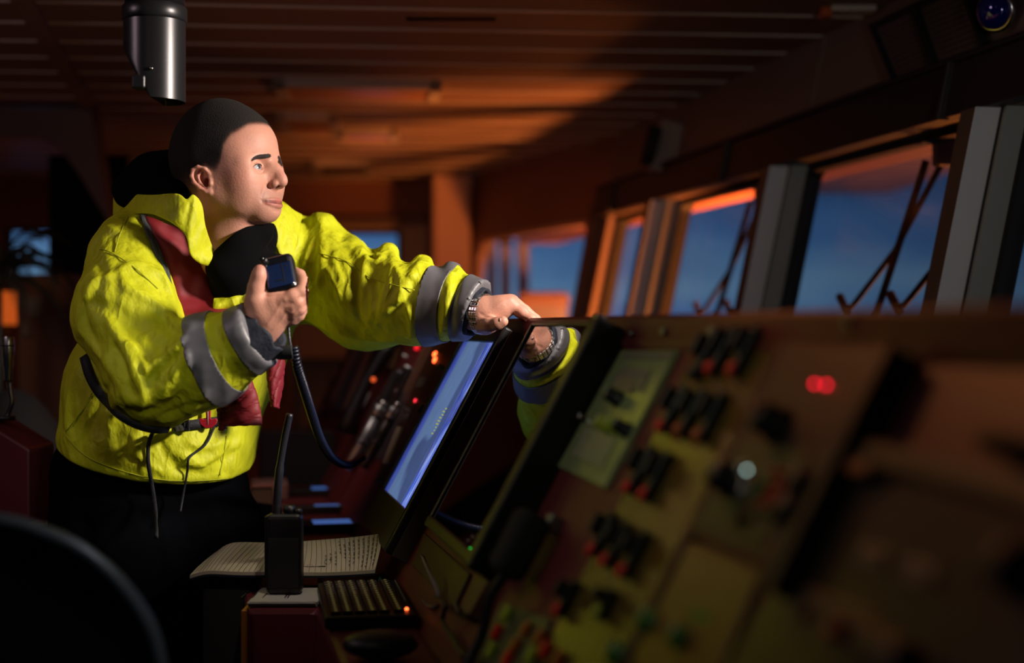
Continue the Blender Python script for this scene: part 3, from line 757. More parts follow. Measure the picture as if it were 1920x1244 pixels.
n3 = t.nodes.new('ShaderNodeTexNoise'); n3.inputs['Scale'].default_value = 1; n3.inputs['Detail'].default_value = 1; t.links.new(mp2.outputs[0], n3.inputs[0])
rx = t.nodes.new('ShaderNodeValToRGB'); t.links.new(sp.outputs[0], rx.inputs[0]); ee = rx.color_ramp.elements
ee[0].position = 0; ee[0].color = (.02, .035, .22, 1); ee[1].position = 1; ee[1].color = (.05, .08, .42, 1)
for p_, c_ in ((.10, (.035, .06, .34, 1)), (.16, (.085, .15, .29, 1)), (.66, (.095, .17, .34, 1)), (.70, (.05, .12, .62, 1)), (.80, (.07, .13, .62, 1))):
    k = ee.new(p_); k.color = c_
rs = t.nodes.new('ShaderNodeValToRGB'); t.links.new(n_.outputs[0], rs.inputs[0]); rs.color_ramp.elements[0].position = .46; rs.color_ramp.elements[0].color = (0, 0, 0, 1); rs.color_ramp.elements[1].position = .62; rs.color_ramp.elements[1].color = (1, 1, 1, 1)
ms = t.nodes.new('ShaderNodeMapRange'); t.links.new(sp.outputs[0], ms.inputs[0]); ms.inputs[1].default_value = .62; ms.inputs[2].default_value = .75; ms.inputs[3].default_value = .10; ms.inputs[4].default_value = 1
mm = t.nodes.new('ShaderNodeMath'); mm.operation = 'MULTIPLY'; t.links.new(rs.outputs[0], mm.inputs[0]); t.links.new(ms.outputs[0], mm.inputs[1])
mxx = t.nodes.new('ShaderNodeMixRGB'); t.links.new(mm.outputs[0], mxx.inputs[0]); t.links.new(rx.outputs[0], mxx.inputs[1]); mxx.inputs[2].default_value = (.36, .46, .80, 1)
rd = t.nodes.new('ShaderNodeValToRGB'); t.links.new(n3.outputs[0], rd.inputs[0]); rd.color_ramp.elements[0].position = .40; rd.color_ramp.elements[0].color = (.35, .33, .45, 1); rd.color_ramp.elements[1].position = .47; rd.color_ramp.elements[1].color = (1, 1, 1, 1)
mu = t.nodes.new('ShaderNodeMixRGB'); mu.blend_type = 'MULTIPLY'; mu.inputs[0].default_value = .8; t.links.new(mxx.outputs[0], mu.inputs[1]); t.links.new(rd.outputs[0], mu.inputs[2])
t.links.new(mu.outputs[0], b.inputs['Emission Color']); b.inputs['Emission Strength'].default_value = 1.25
R2 = froot('chart_display', 840, 800, 'olive cased monitor with a lit blue chart on the console, next to the dark monitor', 'monitor')
g = .036
sn, tt = orr(R2, 936, 644, g); sf, _ = orr(R2, 868, 644, g); _, tb = orr(R2, 762, 955, g)
MB().box((sf, tb, g-.006), (sn, tt, g)).build('screen', sm, R2)
fr_ = MB()
e_ = g+.007
fr_.box((sn, tb-.085, 0), (sn+.018, tt+.033, e_+.003), .005)
fr_.build('bezel_edge', M['black'], R2)
fr_ = MB()
fr_.box((sf-.020, tb-.085, 0), (sf, tt+.033, e_), .004)
fr_.box((sf-.020, tb-.085, 0), (sn, tb, e_), .004)
fr_.box((sf-.020, tt, 0), (sn, tt+.033, e_), .004)
fr_.build('bezel', M['olivecase'], R2)
MB().box((sn+.0182, tb-.085, 0), (sn+.0200, tt+.03, e_-.012), .001).build('side_seam', M['olivecase'], R2)
MB().box((sn+.003, tb-.083, e_+.0025), (sn+.0045, tt+.03, e_+.0042)).build('edge_line', M['olivecase'], R2)
s1, t1 = (sn+sf)/2, (tt+tb)/2
mb = MB()
for k_ in range(9): mb.box((s1+random.uniform(-.012, .012), t1-.03+k_*.007, g), (s1+random.uniform(.0125, .018), t1-.027+k_*.007, g+.0004))
mb.build('radar_trace', emis('yellow_trace', (.5, .5, .12, 1), .7), R2)
# ---------------- things on the far part of the face ----------------
RP = froot('control_panel', 800, 740, 'narrow black control panel with an orange lit button left of the blue screen', 'control panel')
plate(RP, 'panel_plate', [(862, 640), (800, 640), (700, 905), (742, 905)][::1], M['brownp'])
o_lit = emis('orange_lit_button', (1, .10, .02, 1), 7)
for py_, hh in ((665, 0), (676, 0)): led(RP, 816, py_, .0075, o_lit)
knob(RP, 826, 690, .008, .02, M['black']); knob(RP, 795, 770, .013, .03, M['black']); knob(RP, 802, 752, .006, .015, M['black'])
led(RP, 779, 752, .005, emis('pink_red_led', (1, .03, .05, 1), 2.5)); led(RP, 781, 652, .0075, emis('red_led', (.9, .01, .02, 1), 1.6))
strip_lbl(RP, [(800, 708), (786, 708), (778, 726), (792, 726)], M['greyp'])
strip_lbl(RP, [(780, 755), (768, 755), (750, 790), (764, 790)], M['olive'])
strip_lbl(RP, [(812, 645), (806, 645), (762, 735), (768, 735)], mat('brown_strip', (.20, .10, .06, 1), .4))
strip_lbl(RP, [(802, 645), (797, 645), (754, 735), (759, 735)], mat('brown_strip_b', (.20, .10, .06, 1), .4))
RP = froot('steel_panel', 730, 760, 'brushed grey panel with valves between red console strips', 'control panel')
plate(RP, 'panel_plate', [(790, 690), (745, 690), (665, 860), (720, 860)], mat('brushed_panel', (.12, .12, .14, 1), .35, .5))
plate(RP, 'display', [(745, 650), (720, 650), (700, 690), (732, 690)], M['brownp'], .006, .02)
for px_, py_, r_k in ((758, 668, .006), (748, 702, .010), (762, 690, .009), (738, 718, .008), (745, 735, .006)): knob(RP, px_, py_, r_k, .015, M['dullsteel'], n0=.006)
plate(RP, 'black_bar', [(766, 690), (758, 690), (720, 765), (730, 765)], M['black'], .006, .02)
RP = froot('handset_phone', 700, 690, 'black telephone handset with an orange spot clipped on the far console', 'handset')
s1, t1 = orr(RP, 700, 720, .03)
MB().tube([(s1-.02, t1+.14, .03), (s1-.01, t1+.09, .045), (s1, t1, .05), (s1+.0, t1-.10, .045), (s1-.005, t1-.16, .03)], [.03, .02, .018, .022, .035], 14).build('handle', M['black'], RP)
s1, t1 = orr(RP, 700, 712, .07); MB().ball((s1, t1, .07), .007).build('indicator_lamp', emis('orange_spot', (1, .12, .02, 1), .8), RP)
MB().box((s1-.05, t1-.06, 0), (s1+.045, t1+.05, .03), .008).build('cradle', M['black_matte'], RP)
RP = froot('rack_panel', 665, 700, 'far console panel edged with pale and blue stripes', 'control panel')
plate(RP, 'panel_plate', [(700, 650), (655, 650), (606, 775), (650, 775)], M['brownp'], 0, .012)
plate(RP, 'blue_stripe', [(682, 650), (676, 650), (628, 765), (634, 765)], mat('blue_stripe', (.06, .16, .26, 1), .4), .012, .014)
plate(RP, 'pale_stripe', [(700, 650), (690, 650), (642, 765), (652, 765)], mat('pale_stripe', (.36, .24, .20, 1), .4), .012, .014)
plate(RP, 'grey_stripe', [(672, 650), (664, 650), (618, 755), (626, 755)], mat('grey_stripe', (.30, .26, .25, 1), .4), .012, .014)
for py_, px_ in ((660, 655), (685, 640), (715, 626), (745, 612), (772, 602)): knob(RP, px_, py_, .014, .03, M['black'], n0=.0)
plate(RP, 'white_tag', [(690, 735), (678, 735), (655, 778), (668, 778)], M['white'], .012, .02)
# silver flashlights clipped to face (two cylinders)
def torch(px, py, L, r, m, lab):
    RP = froot('torch', px, py, lab, 'torch', 'metal torches clipped to the console')
    MB().cyl((0, -L/2, r+.006), (0, L/2, r+.006), r).build('barrel', m, RP)
    MB().cyl((0, L/2, r+.006), (0, L/2+.03, r+.006), r*1.2, r*1.25).build('lamp_head', M['dullsteel'], RP)
    MB().cyl((0, L/2+.03, r+.006), (0, L/2+.045, r+.006), r*.6).build('switch_cap', M['chrome'], RP)
    MB().tube([(-r*1.4, 0, .004), (-r, 0, 2*r+.006), (0, 0, 2*r+.012), (r, 0, 2*r+.006), (r*1.4, 0, .004)], .004, 8).build('clip', M['black'], RP)
torch(692, 838, .16, .016, M['dullsteel'], 'silver torch clipped to the console, left of the two')
torch(718, 838, .14, .013, mat('dark_metal', (.06, .05, .045, 1), .35, .8), 'dark metal torch clipped to the console, right of the two')
RP = froot('label_card', 735, 855, 'pale upright card strip beside the torches', 'card'); plate(RP, 'card', [(752, 800), (744, 800), (716, 868), (724, 868)], M['white'], .006, .012)
# ---------------- near panels ----------------
RG = froot('alarm_panel', 1150, 780, 'pale green plate with two knobs right of the dark monitor', 'control panel')
plate(RG, 'panel_plate', [(1268, 657), (1165, 657), (1045, 875), (1132, 915)], M['greenp'], 0, .008)
strip_lbl(RG, [(1220, 693), (1170, 688), (1150, 712), (1203, 735)], M['greyp'], 'display', .008, .010)
strip_lbl(RG, [(1190, 712), (1160, 705), (1148, 722), (1182, 738)], mat('tan_label', (.22, .17, .11, 1), .5), 'label_plate', .010, .011)
strip_lbl(RG, [(1155, 822), (1098, 800), (1072, 852), (1128, 878)], mat('grey_green_label', (.26, .27, .17, 1), .4), 'display', .008, .010)
strip_lbl(RG, [(1262, 662), (1172, 662), (1166, 672), (1258, 674)], M['greyp'], 'label_plate', .008, .009)
knob(RG, 1146, 742, .010, .022, M['black'], n0=.008)
knob(RG, 1128, 793, .0095, .020, M['yellowb'], n0=.008); knob(RG, 1145, 797, .0095, .020, M['yellowb'], n0=.008); knob(RG, 1162, 800, .009, .022, M['black'], n0=.008)
knob(RG, 1094, 786, .005, .02, M['chrome'], n0=.0)
RB = froot('breaker_panel', 1280, 800, 'olive brown panel with rows of black switches capped in red', 'control panel')
plate(RB, 'panel_plate', [(1465, 622), (1320, 628), (1010, 1240), (1170, 1300)], mat('olive_brown_panel', (.105, .064, .013, 1), .26, spec=.5), 0, .005)
for px_, py_, ln in ((1332, 692, .055), (1374, 694, .055)): breaker(RB, px_, py_, ln=ln)
breaker(RB, 1300, 700, M['black'], .055); 
for px_, py_ in ((1240, 800), (1273, 808), (1310, 818)): breaker(RB, px_, py_, M['orangeb'] if px_ > 1260 else None, ln=.055)
for px_, py_ in ((1178, 915), (1208, 928)): breaker(RB, px_, py_, ln=.055)
for px_, py_ in ((1110, 1032), (1135, 1052), (1168, 1072)): breaker(RB, px_, py_, ln=.05)
breaker(RB, 1046, 1145, ln=.04); breaker(RB, 1122, 1150, M['yellowb'], ln=.03)
for px_, py_ in ((1150, 1222), (1208, 1160), (1268, 1190)): knob(RB, px_, py_, .012, .012, M['greenb'])
strip_lbl(RB, [(1335, 1150), (1300, 1140), (1288, 1160), (1325, 1172)], M['greenb'])
RS = froot('engine_panel', 1480, 780, 'brown panel with two glowing red lamps side by side', 'control panel')
plate(RS, 'panel_plate', [(1662, 650), (1468, 645), (1285, 1000), (1440, 1062)], mat('dark_brown_panel', (.050, .026, .012, 1), .45), 0, .008)
plate(RS, 'side_trim', [(1672, 645), (1655, 645), (1425, 1100), (1445, 1108)], M['black'], 0, .030)
red_led = emis('red_glowing_lamp', (1, .005, .03, 1), 6)
led(RS, 1527, 720, .0022, red_led, .010); led(RS, 1549, 722, .0022, red_led, .010)
plate(RS, 'side_trim', [(1474, 640), (1462, 640), (1160, 1240), (1176, 1244)], mat('red_groove', (.03, .004, .004, 1), .5), 0, .009)
knob(RS, 1436, 785, .017, .030, M['black'], n0=.008); s1, t1 = orr(RS, 1436, 770, .03); MB().ball((s1, t1, .036), .007).build('cap', mat('dim_red_cap', (.12, .004, .01, 1), .4), RS)
knob(RS, 1352, 892, .016, .028, M['black'], n0=.008)
s1, t1 = orr(RS, 1400, 882, .03)
o = MB().tube([(s1, t1-.05, .012), (s1, t1, .03)], .004, 8).build('lever', M['dullsteel'], RS); MB().ball((s1, t1, .034), .0055).build('lever_ball', M['white'], o)
led(RS, 1400, 882, .0016, emis('pale_lamp', (.55, .8, .7, 1), 5), n0=.040)
plate(RS, 'green_plate', [(1520, 850), (1400, 830), (1300, 985), (1425, 1030)], mat('dark_green_plate', (.035, .045, .012, 1), .45), .008, .010)
for px_, py_, c_ in ((1455, 885, 'orangeb'), (1462, 908, 'redb'), (1450, 925, 'redb'), (1435, 945, 'redb'), (1432, 905, 'greenb'), (1470, 940, 'greenb'), (1445, 960, 'greenb'), (1418, 925, 'greenb')):
    knob(RS, px_, py_, .0052, .012, M[c_], 'button', n0=.010)
knob(RS, 1500, 905, .013, .022, M['black'], n0=.010); knob(RS, 1478, 955, .014, .022, M['black'], n0=.010)
RO = froot('thruster_panel', 1380, 1120, 'plain amber brown panel below the brown lamp panel', 'control panel')
plate(RO, 'panel_plate', [(1428, 1072), (1280, 1010), (1165, 1240), (1330, 1300)], mat('amber_brown_panel', (.11, .045, .008, 1), .3, spec=.7), 0, .007)
RC = froot('radio_panel', 1700, 1050, 'large olive equipment panel nearest the camera at the lower right', 'control panel')
plate(RC, 'panel_plate', [(2250, 1020), (1600, 845), (1330, 1300), (2250, 1700)], M['olive'], 0, .010)
plate(RC, 'upper_band', [(2250, 960), (1612, 822), (1590, 862), (2250, 1040)], M['olive2'], .010, .018)
plate(RC, 'label_plate', [(1665, 1035), (1615, 1018), (1598, 1050), (1650, 1070)], M['greyp'], .010, .013)
plate(RC, 'display', [(1755, 1065), (1700, 1045), (1682, 1085), (1740, 1108)], mat('bluish_grey_label', (.13, .15, .15, 1), .4), .010, .013)
plate(RC, 'keypad_plate', [(1640, 1150), (1500, 1095), (1460, 1180), (1620, 1250)], M['olive2'], .010, .013)
knob(RC, 1885, 1058, .016, .025, M['black'], n0=.010); knob(RC, 1566, 1180, .009, .010, M['orangeb'], n0=.013); knob(RC, 1505, 1152, .006, .006, mat('dim_red_btn', (.12, .02, .015, 1), .5), n0=.013)
s1, t1 = orr(RC, 1660, 1215, .02); MB().box((s1-.035, t1-.022, .010), (s1+.035, t1+.012, .03), .008).build('slide_switch', M['black'], RC)
s1, t1 = orr(RC, 1615, 880, .02); MB().box((s1-.018, t1-.006, .018), (s1+.018, t1+.006, .024), .002).build('tan_tag', mat('tan_tag', (.24, .10, .03, 1), .5), RC)
RD = froot('black_grip', 1880, 820, 'dark rounded fitting on the red console top near the right edge', 'fitting'); plate(RD, 'cover', [(1960, 810), (1840, 800), (1810, 830), (1960, 850)], M['hdr'], 0, .03, .008)
# lamp bar with two pink windows
RL = froot('indicator_bar', 915, 1120, 'slim black indicator bar with two glowing pink windows', 'indicator')
s0, t0 = orr(RL, 948, 1056, .02); s1, t1 = orr(RL, 885, 1175, .02)
MB().box((-.010, t1, 0), (.010, t0+.01, .018), .003).build('bar', M['black'], RL)
pk = emis('pink_window', (1, .34, .22, 1), .75)
for px_, py_ in ((940, 1080), (921, 1116)): s1, t1 = orr(RL, px_, py_, .019); MB().box((-.0058, t1-.012, .017), (.0058, t1+.010, .0195), .001).build('lit_window', pk, RL)
s1, t1 = orr(RL, 905, 1145, .019); MB().box((-.0058, t1-.03, .017), (.0058, t1+.004, .0192), .001).build('green_window', M['olive2'], RL)
# fist microphone hanging on the face
RM = froot('fist_microphone', 1020, 1045, 'bulky black hand microphone hooked on the console below the monitor', 'microphone')
MB().box((-.033, -.045, .015), (.033, .045, .06), .014).build('body', M['black_matte'], RM)
MB().box((-.012, .03, 0), (.012, .055, .02), .003).build('hook', M['dullsteel'], RM)
MB().tube(catmull([(-.0, -.04, .035), (-.012, -.08, .035), (-.02, -.13, .02), (-.02, -.2, .02)], 5), .007, 10).build('cable', M['rubber'], RM)
for q in range(2): MB().box((-.037, -.02+q*.03, .03), (-.033, 0+q*.03, .045), .001).build('button', M['black'], RM)
RK = froot('round_cap', 948, 1032, 'pale round cap on the console left of the black hand microphone', 'cap'); knob(RK, 948, 1032, .016, .02, mat('tan_cap', (.17, .12, .09, 1), .5), n0=0); knob(RK, 948, 1052, .012, .03, M['black'], n0=0)
# brown plate under monitor, white paper
RQ = froot('dark_plate', 850, 1060, 'dark brown plate on the console face below the blue screen', 'plate')
plate(RQ, 'panel_plate', [(880, 1075), (795, 1000), (772, 1060), (850, 1140)], M['brownp'], 0, .006)
RQ = froot('brown_box', 890, 1120, 'small brown box on the console face left of the pink lit bar', 'box')
plate(RQ, 'body', [(915, 1090), (893, 1072), (862, 1140), (878, 1155)], mat('brown_box', (.12, .05, .02, 1), .5), 0, .02)
# red switches at the bottom
RT = froot('toggle_panel', 985, 1200, 'olive panel with small orange and yellow toggles at the bottom of the console', 'control panel')
plate(RT, 'panel_plate', [(1030, 1160), (940, 1130), (890, 1240), (990, 1280)], M['olive2'], 0, .006)
for i, (px_, py_, c_) in enumerate(((950, 1150, 'yellowb'), (985, 1180, 'orangeb'), (1010, 1195, 'orangeb'), (930, 1185, 'redb'), (965, 1210, 'orangeb'), (995, 1228, 'yellowb'), (1020, 1218, 'redb'), (1045, 1235, 'orangeb'), (920, 1220, 'yellowb'), (950, 1235, 'redb'))):
    s1, t1 = orr(RT, px_, py_, .012); MB().box((s1-.007, t1-.010, .006), (s1+.007, t1+.010, .016), .003).build('toggle', M[c_], RT)
# ---------------- things on the desk ----------------
zd = CAMZ-.48
# keyboard seen from its side
ks = -.452
c0, cx, cy = desk(609, 1152, ks), desk(781, 1146, ks), desk(590, 1087, ks)
ex = (cx-c0); kw = ex.length; ex.normalize(); ey = Vector((-ex.y, ex.x, 0)); kl = (cy-c0).dot(ey)
KM = Matrix(((ex.x, ey.x, 0, c0.x), (ex.y, ey.y, 0, c0.y), (0, 0, 1, zd), (0, 0, 0, 1)))
kb = empty('keyboard', label='black keyboard with glowing key legends and a red lamp on the desk', cat='keyboard'); kb.matrix_world = KM
KH = .028
MB().box((0, 0, .003), (kw, kl, KH-.006), .004).build('base', M['black'], kb)
legend = emis('key_legend', (.55, .48, .12, 1), .14)
kt = bpy.data.meshes.new('key'); t_ = MB()
NR, NC = 6, 14
kx, ky = (kw*.80)/NR, (kl*.90)/NC
t_.box((-kx*.42, -ky*.42, 0), (kx*.42, ky*.42, .006), .0012); t_.mi = 1
t_.box((-kx*.1, -ky*.2, .0061), (kx*.12, ky*.12, .0064))
ko = t_.build('key', [M['black'], legend], kb)
first = True
for i in range(NR):
    for j in range(NC):
        o = ko if first else ko.copy()
        if not first: COL.objects.link(o); o.parent = kb
        first = False
        o.location = (kw*.06+kx*(i+.5)+(i > 4)*.004, kl*.05+ky*(j+.5), KH-.006)
s_ = Vector((kw*.92, kl*.13, KH-.005)); MB().ball(s_, .0032, 10).build('indicator_lamp', emis('orange_red_led', (1, .10, .02, 1), 6), kb)
MB().box((kw*.95, kl*.35, KH-.006), (kw*.965, kl*.98, KH-.004)).build('edge_line', M['greyp'], kb)
# teal mat under keyboard
a, b_, c_, d_ = desk(596, 1085, -.4795), desk(770, 1075, -.4795), desk(790, 1160, -.4795), desk(612, 1182, -.4795)
rows = []
for j in range(10):
    v = j/9; row = []
    for i in range(12):
        u = i/11; p = a.lerp(b_, u).lerp(d_.lerp(c_, u), v); p.z += .0015+.001*math.sin(u*9+v*7)+(.004*math.sin(u*14) if j == 9 else 0)**2*50
        if j == 9: p.y += .006*math.sin(u*8)
        row.append(p)
    rows.append(row)
tag(MB().grid(rows).build('desk_mat', mat('teal_mat', (.012, .085, .060, 1), .6, bump=.3), solid=.0015), 'thin teal mat showing from under the keyboard', 'mat')
# white papers at desk corner
mb = MB()
for i in range(5):
    dx = random.uniform(-.002, .002); z0 = zd+.0005+i*.0016
    mb.box((-.453+dx, 2.441+dx, z0), (-.335+dx, 2.60, z0+.0013))
wp = tag(mb.build('paper_stack', mat('white_paper', (.42, .41, .38, 1), .7)), 'white papers on the desk corner under the handheld radio', 'paper')
mb = MB()
for px_ in (468, 488, 507, 547, 552): p = desk(px_, 1106, -.4712); mb.box((p.x-.001, 2.475, zd+.0088), (p.x+.001, 2.52, zd+.0092))
mb.build('printed_marks', M['black'], wp); bpy.data.objects['printed_marks'].location = -wp.location
# open notebook with handwriting
nb_front = [(356, 1079), (391, 1071), (450, 1073), (520, 1073), (600, 1074), (660, 1072), (703, 1069)]
nb_back = [(404, 1036), (436, 1018.5), (500, 1018), (545, 1017), (600, 1013), (660, 1008), (717, 1001)]
ff = catmull([(a, b, 0) for a, b in nb_front], 6); bb = catmull([(a, b, 0) for a, b in nb_back], 6)
YA, YB = 2.565, 2.77
def page(u, v):
    x = u*(len(ff)-1); i = min(int(x), len(ff)-2); fr = x-i
    a = ff[i]*(1-fr)+ff[i+1]*fr; b = bb[i]*(1-fr)+bb[i+1]*fr
    Y = YA+(YB-YA)*v; q = a*(1-v)+b*v
    bow = math.sin(v*math.pi)*2*(1 if u < .5 else -1)
    return P(q[0]-bow, q[1]-.8*math.sin(v*math.pi), Y)
nbr = empty('open_notebook', P(535, 1074, 2.66), label='open ruled notebook with handwriting lying beyond the handheld radio', cat='notebook')
iv = Matrix.Translation(-nbr.location)
mb = MB(iv); rows = [[page(i/60, j/16) for i in range(61)] for j in range(17)]
mb.grid(rows); low = lambda p, d=.006: Vector((p.x, p.y, p.z-d))
mb.grid([rows[0], [low(p) for p in rows[0]]]); mb.grid([rows[-1], [low(p) for p in rows[-1]]])
mb.grid([[r[0] for r in rows], [low(r[0]) for r in rows]]); mb.grid([[r[-1] for r in rows], [low(r[-1]) for r in rows]])
pap = mat('cream_paper', (.50, .44, .34, 1), .75, var=.05, vscale=40)
mb.build('pages', pap, nbr)
mb = MB(iv)
def ribbon(mb, pts, wd, up=.0004):
    for p, q in zip(pts, pts[1:]):
        d = (q-p); 
        if d.length < 1e-6: continue
        n = Vector((d.y, -d.x, 0)).normalized()*wd/2; z = Vector((0, 0, up))
        v = [mb._v(x) for x in (p-n+z, p+n+z, q+n+z, q-n+z)]; mb.bm.faces.new(v)
for k_ in range(36):
    u = .10+k_*.0248
    ribbon(mb, [page(u, v/14) for v in range(0, 15)], .0009, .0008)
mb.build('ruled_lines', mat('rule_ink', (.10, .10, .12, 1), .8), nbr)
mb = MB(iv); rr_ = random.Random(5)
for k_, (v0, v1) in enumerate(((.1, .95), (.35, .9), (.05, .93), (.12, .92), (.3, .9), (.22, .9), (.1, .85), (.35, .8), (.5, .9), (.15, .6), (.3, .55), (.2, .5))):
    u = .955-k_*.0248; v = v1
    while v > v0:
        pts = []; L_ = rr_.uniform(.05, .13)
        for q in range(int(L_*130)):
            vv = v-q/130*1.0
            if vv < .03: break
            pts.append(page(min(u+.008+.0075*math.sin(q*2.1+rr_.random())*rr_.uniform(.4, 1), .99), vv+.004*math.sin(q*1.3)))
        ribbon(mb, pts, .0014, .0011); v -= L_+.03
for (u0, v0, r0) in ((.70, .30, .016), (.62, .18, .011)):
    ribbon(mb, [page(u0+r0*math.cos(a_/10*math.pi), v0+r0*5*math.sin(a_/10*math.pi)) for a_ in range(21)], .0009, .0006)
mb.build('handwriting', mat('pen_ink', (.03, .03, .06, 1), .6), nbr)
mb = MB(iv); cv = [[Vector((p.x, p.y, p.z-.0062)) for p in r] for r in rows]; cv2 = [[Vector((p.x, p.y, p.z-.0100)) for p in r] for r in rows]
for r in (cv, cv2): mb.grid(r)
mb.grid([cv[0], cv2[0]]); mb.grid([cv[-1], cv2[-1]])
mb.build('cover', mat('black_blue_cover', (.010, .014, .03, 1), .5), nbr)
# black case that carries the notebook
zt_ = page(.5, 0).z-.0115
tag(MB().hexa([(-.56, 2.575, .0), (-.472, 2.575, .0), (-.472, 2.69, .0), (-.56, 2.69, .0), (-.56, 2.575, zt_), (-.472, 2.575, zt_), (-.472, 2.69, zt_), (-.56, 2.69, zt_)]).build('black_case', mat('black_case', (.0015, .0015, .0018, 1), .9), bevel=.004), 'tall black case beside the desk corner under the open notebook', 'case').location.z -= 0
# pen
pr = empty('ballpoint_pen', P(534, 1066, 2.60), label='clear ballpoint pen with black cap lying across the notebook', cat='pen')
a, b_ = P(460, 1067, 2.60)-pr.location, P(610, 1066, 2.60)-pr.location; dd = (b_-a).normalized()
MB().tube([a+dd*.012, b_], .0035, 10).build('barrel', mat('smoky_barrel', (.10, .05, .03, 1), .2), pr)
MB().tube([a, a+dd*.004, a+dd*.014], [.0006, .0018, .0035], 10).build('tip', mat('brass_tip', (.5, .3, .08, 1), .3, .8), pr)
MB().tube([b_-dd*.012, b_+dd*.0005], .0042, 10).build('cap', M['black'], pr)
# handheld radio
hr = empty('handheld_radio', P(536, 1113, 2.52), label='black handheld radio with tall antenna standing on white papers', cat='radio')
hr.location.z = zd+.0088
k = 2.52/F
def hp(px, py): return ((px-536)*k, (1113-py)*k)
MB().box((-.033, -.019, 0), (.030, .019, .142), .009).build('body', M['radio'] if 'radio' in M else M['black'], hr)
MB().box((-.036, -.014, .03), (-.031, .014, .138), .003).build('side_grip', M['rubber'], hr)
MB().cyl((.006, 0, .138), (.006, 0, .156), .010).build('knob', M['black'], hr); MB().cyl((.022, 0, .138), (.022, 0, .150), .007).build('knob', M['black'], hr)
MB().box((-.028, -.0195, .012), (.025, -.0185, .10), .0005).build('front_cover', M['black_matte'], hr)
MB().tube(catmull([(-.016, 0, .136), (-.015, 0, .17), (-.011, 0, .22), (-.003, 0, .27), (.007, 0, .318)], 6), [.0085]*4+[.0075]*9+[.0062]*12, 12).build('antenna', M['rubber'], hr)
# mouse near the bottom
tag(MB().ball((0, 0, 0), .05, 24, (1.1, .75, .42)).build('computer_mouse', M['black']), 'dark rounded mouse on the red desk at the bottom edge', 'mouse')
bpy.data.objects['computer_mouse'].location = desk(715, 1232, -.478)+Vector((0, -.01, -.001))
# small dark instruments on far desk
def deskbox(px, py, w_, d_, h_, m, name, lab, cat, group=None, bev=.004):
    p = desk(px, py); root = MB().box((-w_/2, -d_/2, 0), (w_/2, d_/2, h_), bev).build(name, m)
    root.location = p; root.rotation_euler.z = math.atan(.2137); return tag(root, lab, cat, group)
bl = mat('glossy_dark_glass', (.004, .006, .010, 1), .05, spec=1)
def tablet(px, py, w_, d_, lab):
    p = desk(px, py); root = empty('desk_display', p, (0, 0, math.atan(.2137)), lab, 'display', 'flat displays on the desk')
    MB().box((-w_/2, -d_/2, 0), (w_/2, d_/2, .010), .003).build('case', M['olive'], root)
    MB().box((-w_/2+.012, -d_/2+.012, .010), (w_/2-.012, d_/2-.012, .0108)).build('glass', bl, root)
    MB().box((-w_/10, -d_/2+.02, .0108), (w_/3, d_/2-.02, .0112)).build('reflected_patch', emis('blue_reflection', (.06, .16, .5, 1), .55), root)  # blue reflection painted as a glowing patch on the glass
    MB().box((-w_/2, -d_/2-.01, 0), (w_/2, -d_/2, .02), .002).build('lip', M['black'], root)
ct = empty('chart_cabinet', P(590, 900, 6.3), label='olive cabinet in the background under the outstretched sleeve', cat='cabinet'); ct.location.z = 0
MB().box((-.10, 0, 0), (.22, .4, CAMZ-.14), .01).build('body', mat('olive_cabinet', (.060, .050, .030, 1), .5), ct)
MB().box((-.085, -.012, .1), (.055, 0, CAMZ-.18), .003).build('door', mat('olive_cabinet_door', (.066, .055, .033, 1), .5), ct)
MB().box((.065, -.012, .1), (.205, 0, CAMZ-.18), .003).build('door', mat('olive_cabinet_door_b', (.066, .055, .033, 1), .5), ct)
tablet(605, 990, .22, .16, 'flat glassy display on the desk nearest the notebook, blue reflection painted on its glass')
tablet(607, 958, .22, .12, 'flat glassy display on the desk in the middle of the row')
tablet(600, 925, .22, .16, 'flat glassy display on the desk farthest from the notebook')
r = empty('signal_box', desk(505, 935), (0, 0, .2), 'small pale box with two glowing red lamps on the far desk', 'box')
MB().box((-.05, -.06, 0), (.05, .06, .05), .006).build('body', mat('pinkish_box', (.22, .12, .10, 1), .4), r)
for z_ in (.03, .005): MB().ball((-.012, -.061, z_), .006, 10).build('indicator_lamp', emis('red_lamp_%d' % (z_*1000), (1, .02, .03, 1), 2.2), r)
deskbox(492, 985, .05, .04, .09, M['black'], 'black_stub', 'black stub beside the trousers on the desk', 'knob')
deskbox(555, 905, .22, .18, .16, M['black_matte'], 'black_console_box', 'bulky black unit on the far desk behind the handheld radio antenna', 'box')
deskbox(620, 905, .12, .12, .05, M['black_matte'], 'low_black_box', 'low black unit on the far desk where the coiled cord lands', 'box')
# pile of white cable and paper at face foot
r = froot('paper_strip', 800, 1080, 'pale curled strip of paper hanging below the blue screen', 'paper')
rows = []
for j in range(14):
    v = j/13
    s0, t0 = orr(r, 790+22*math.sin(v*2.6)+v*8, 1040+v*82, .02); wd_ = .008+.010*math.sin(v*math.pi)
    rows.append([(s0-wd_, t0, .018+.012*math.sin(v*4)), (s0, t0, .022+.012*math.sin(v*4)), (s0+wd_, t0, .015+.012*math.sin(v*4))])
MB().grid(rows).build('sheet', mat('pale_sheet', (.34, .31, .24, 1), .7), r, solid=.001)
def cable(pts, rad, m, name, lab, cat='cable'):
    return tag(MB().tube(catmull(pts, 8), rad, 10).build(name, m), lab, cat)
cable([fp(815, 1120, .02), fp(835, 1135, .03), fp(830, 1165, .02), fp(850, 1200, .02), fp(870, 1235, .02)], .004, M['rubber'], 'black_cable', 'thin black cable looping at the foot of the console right of the keyboard')
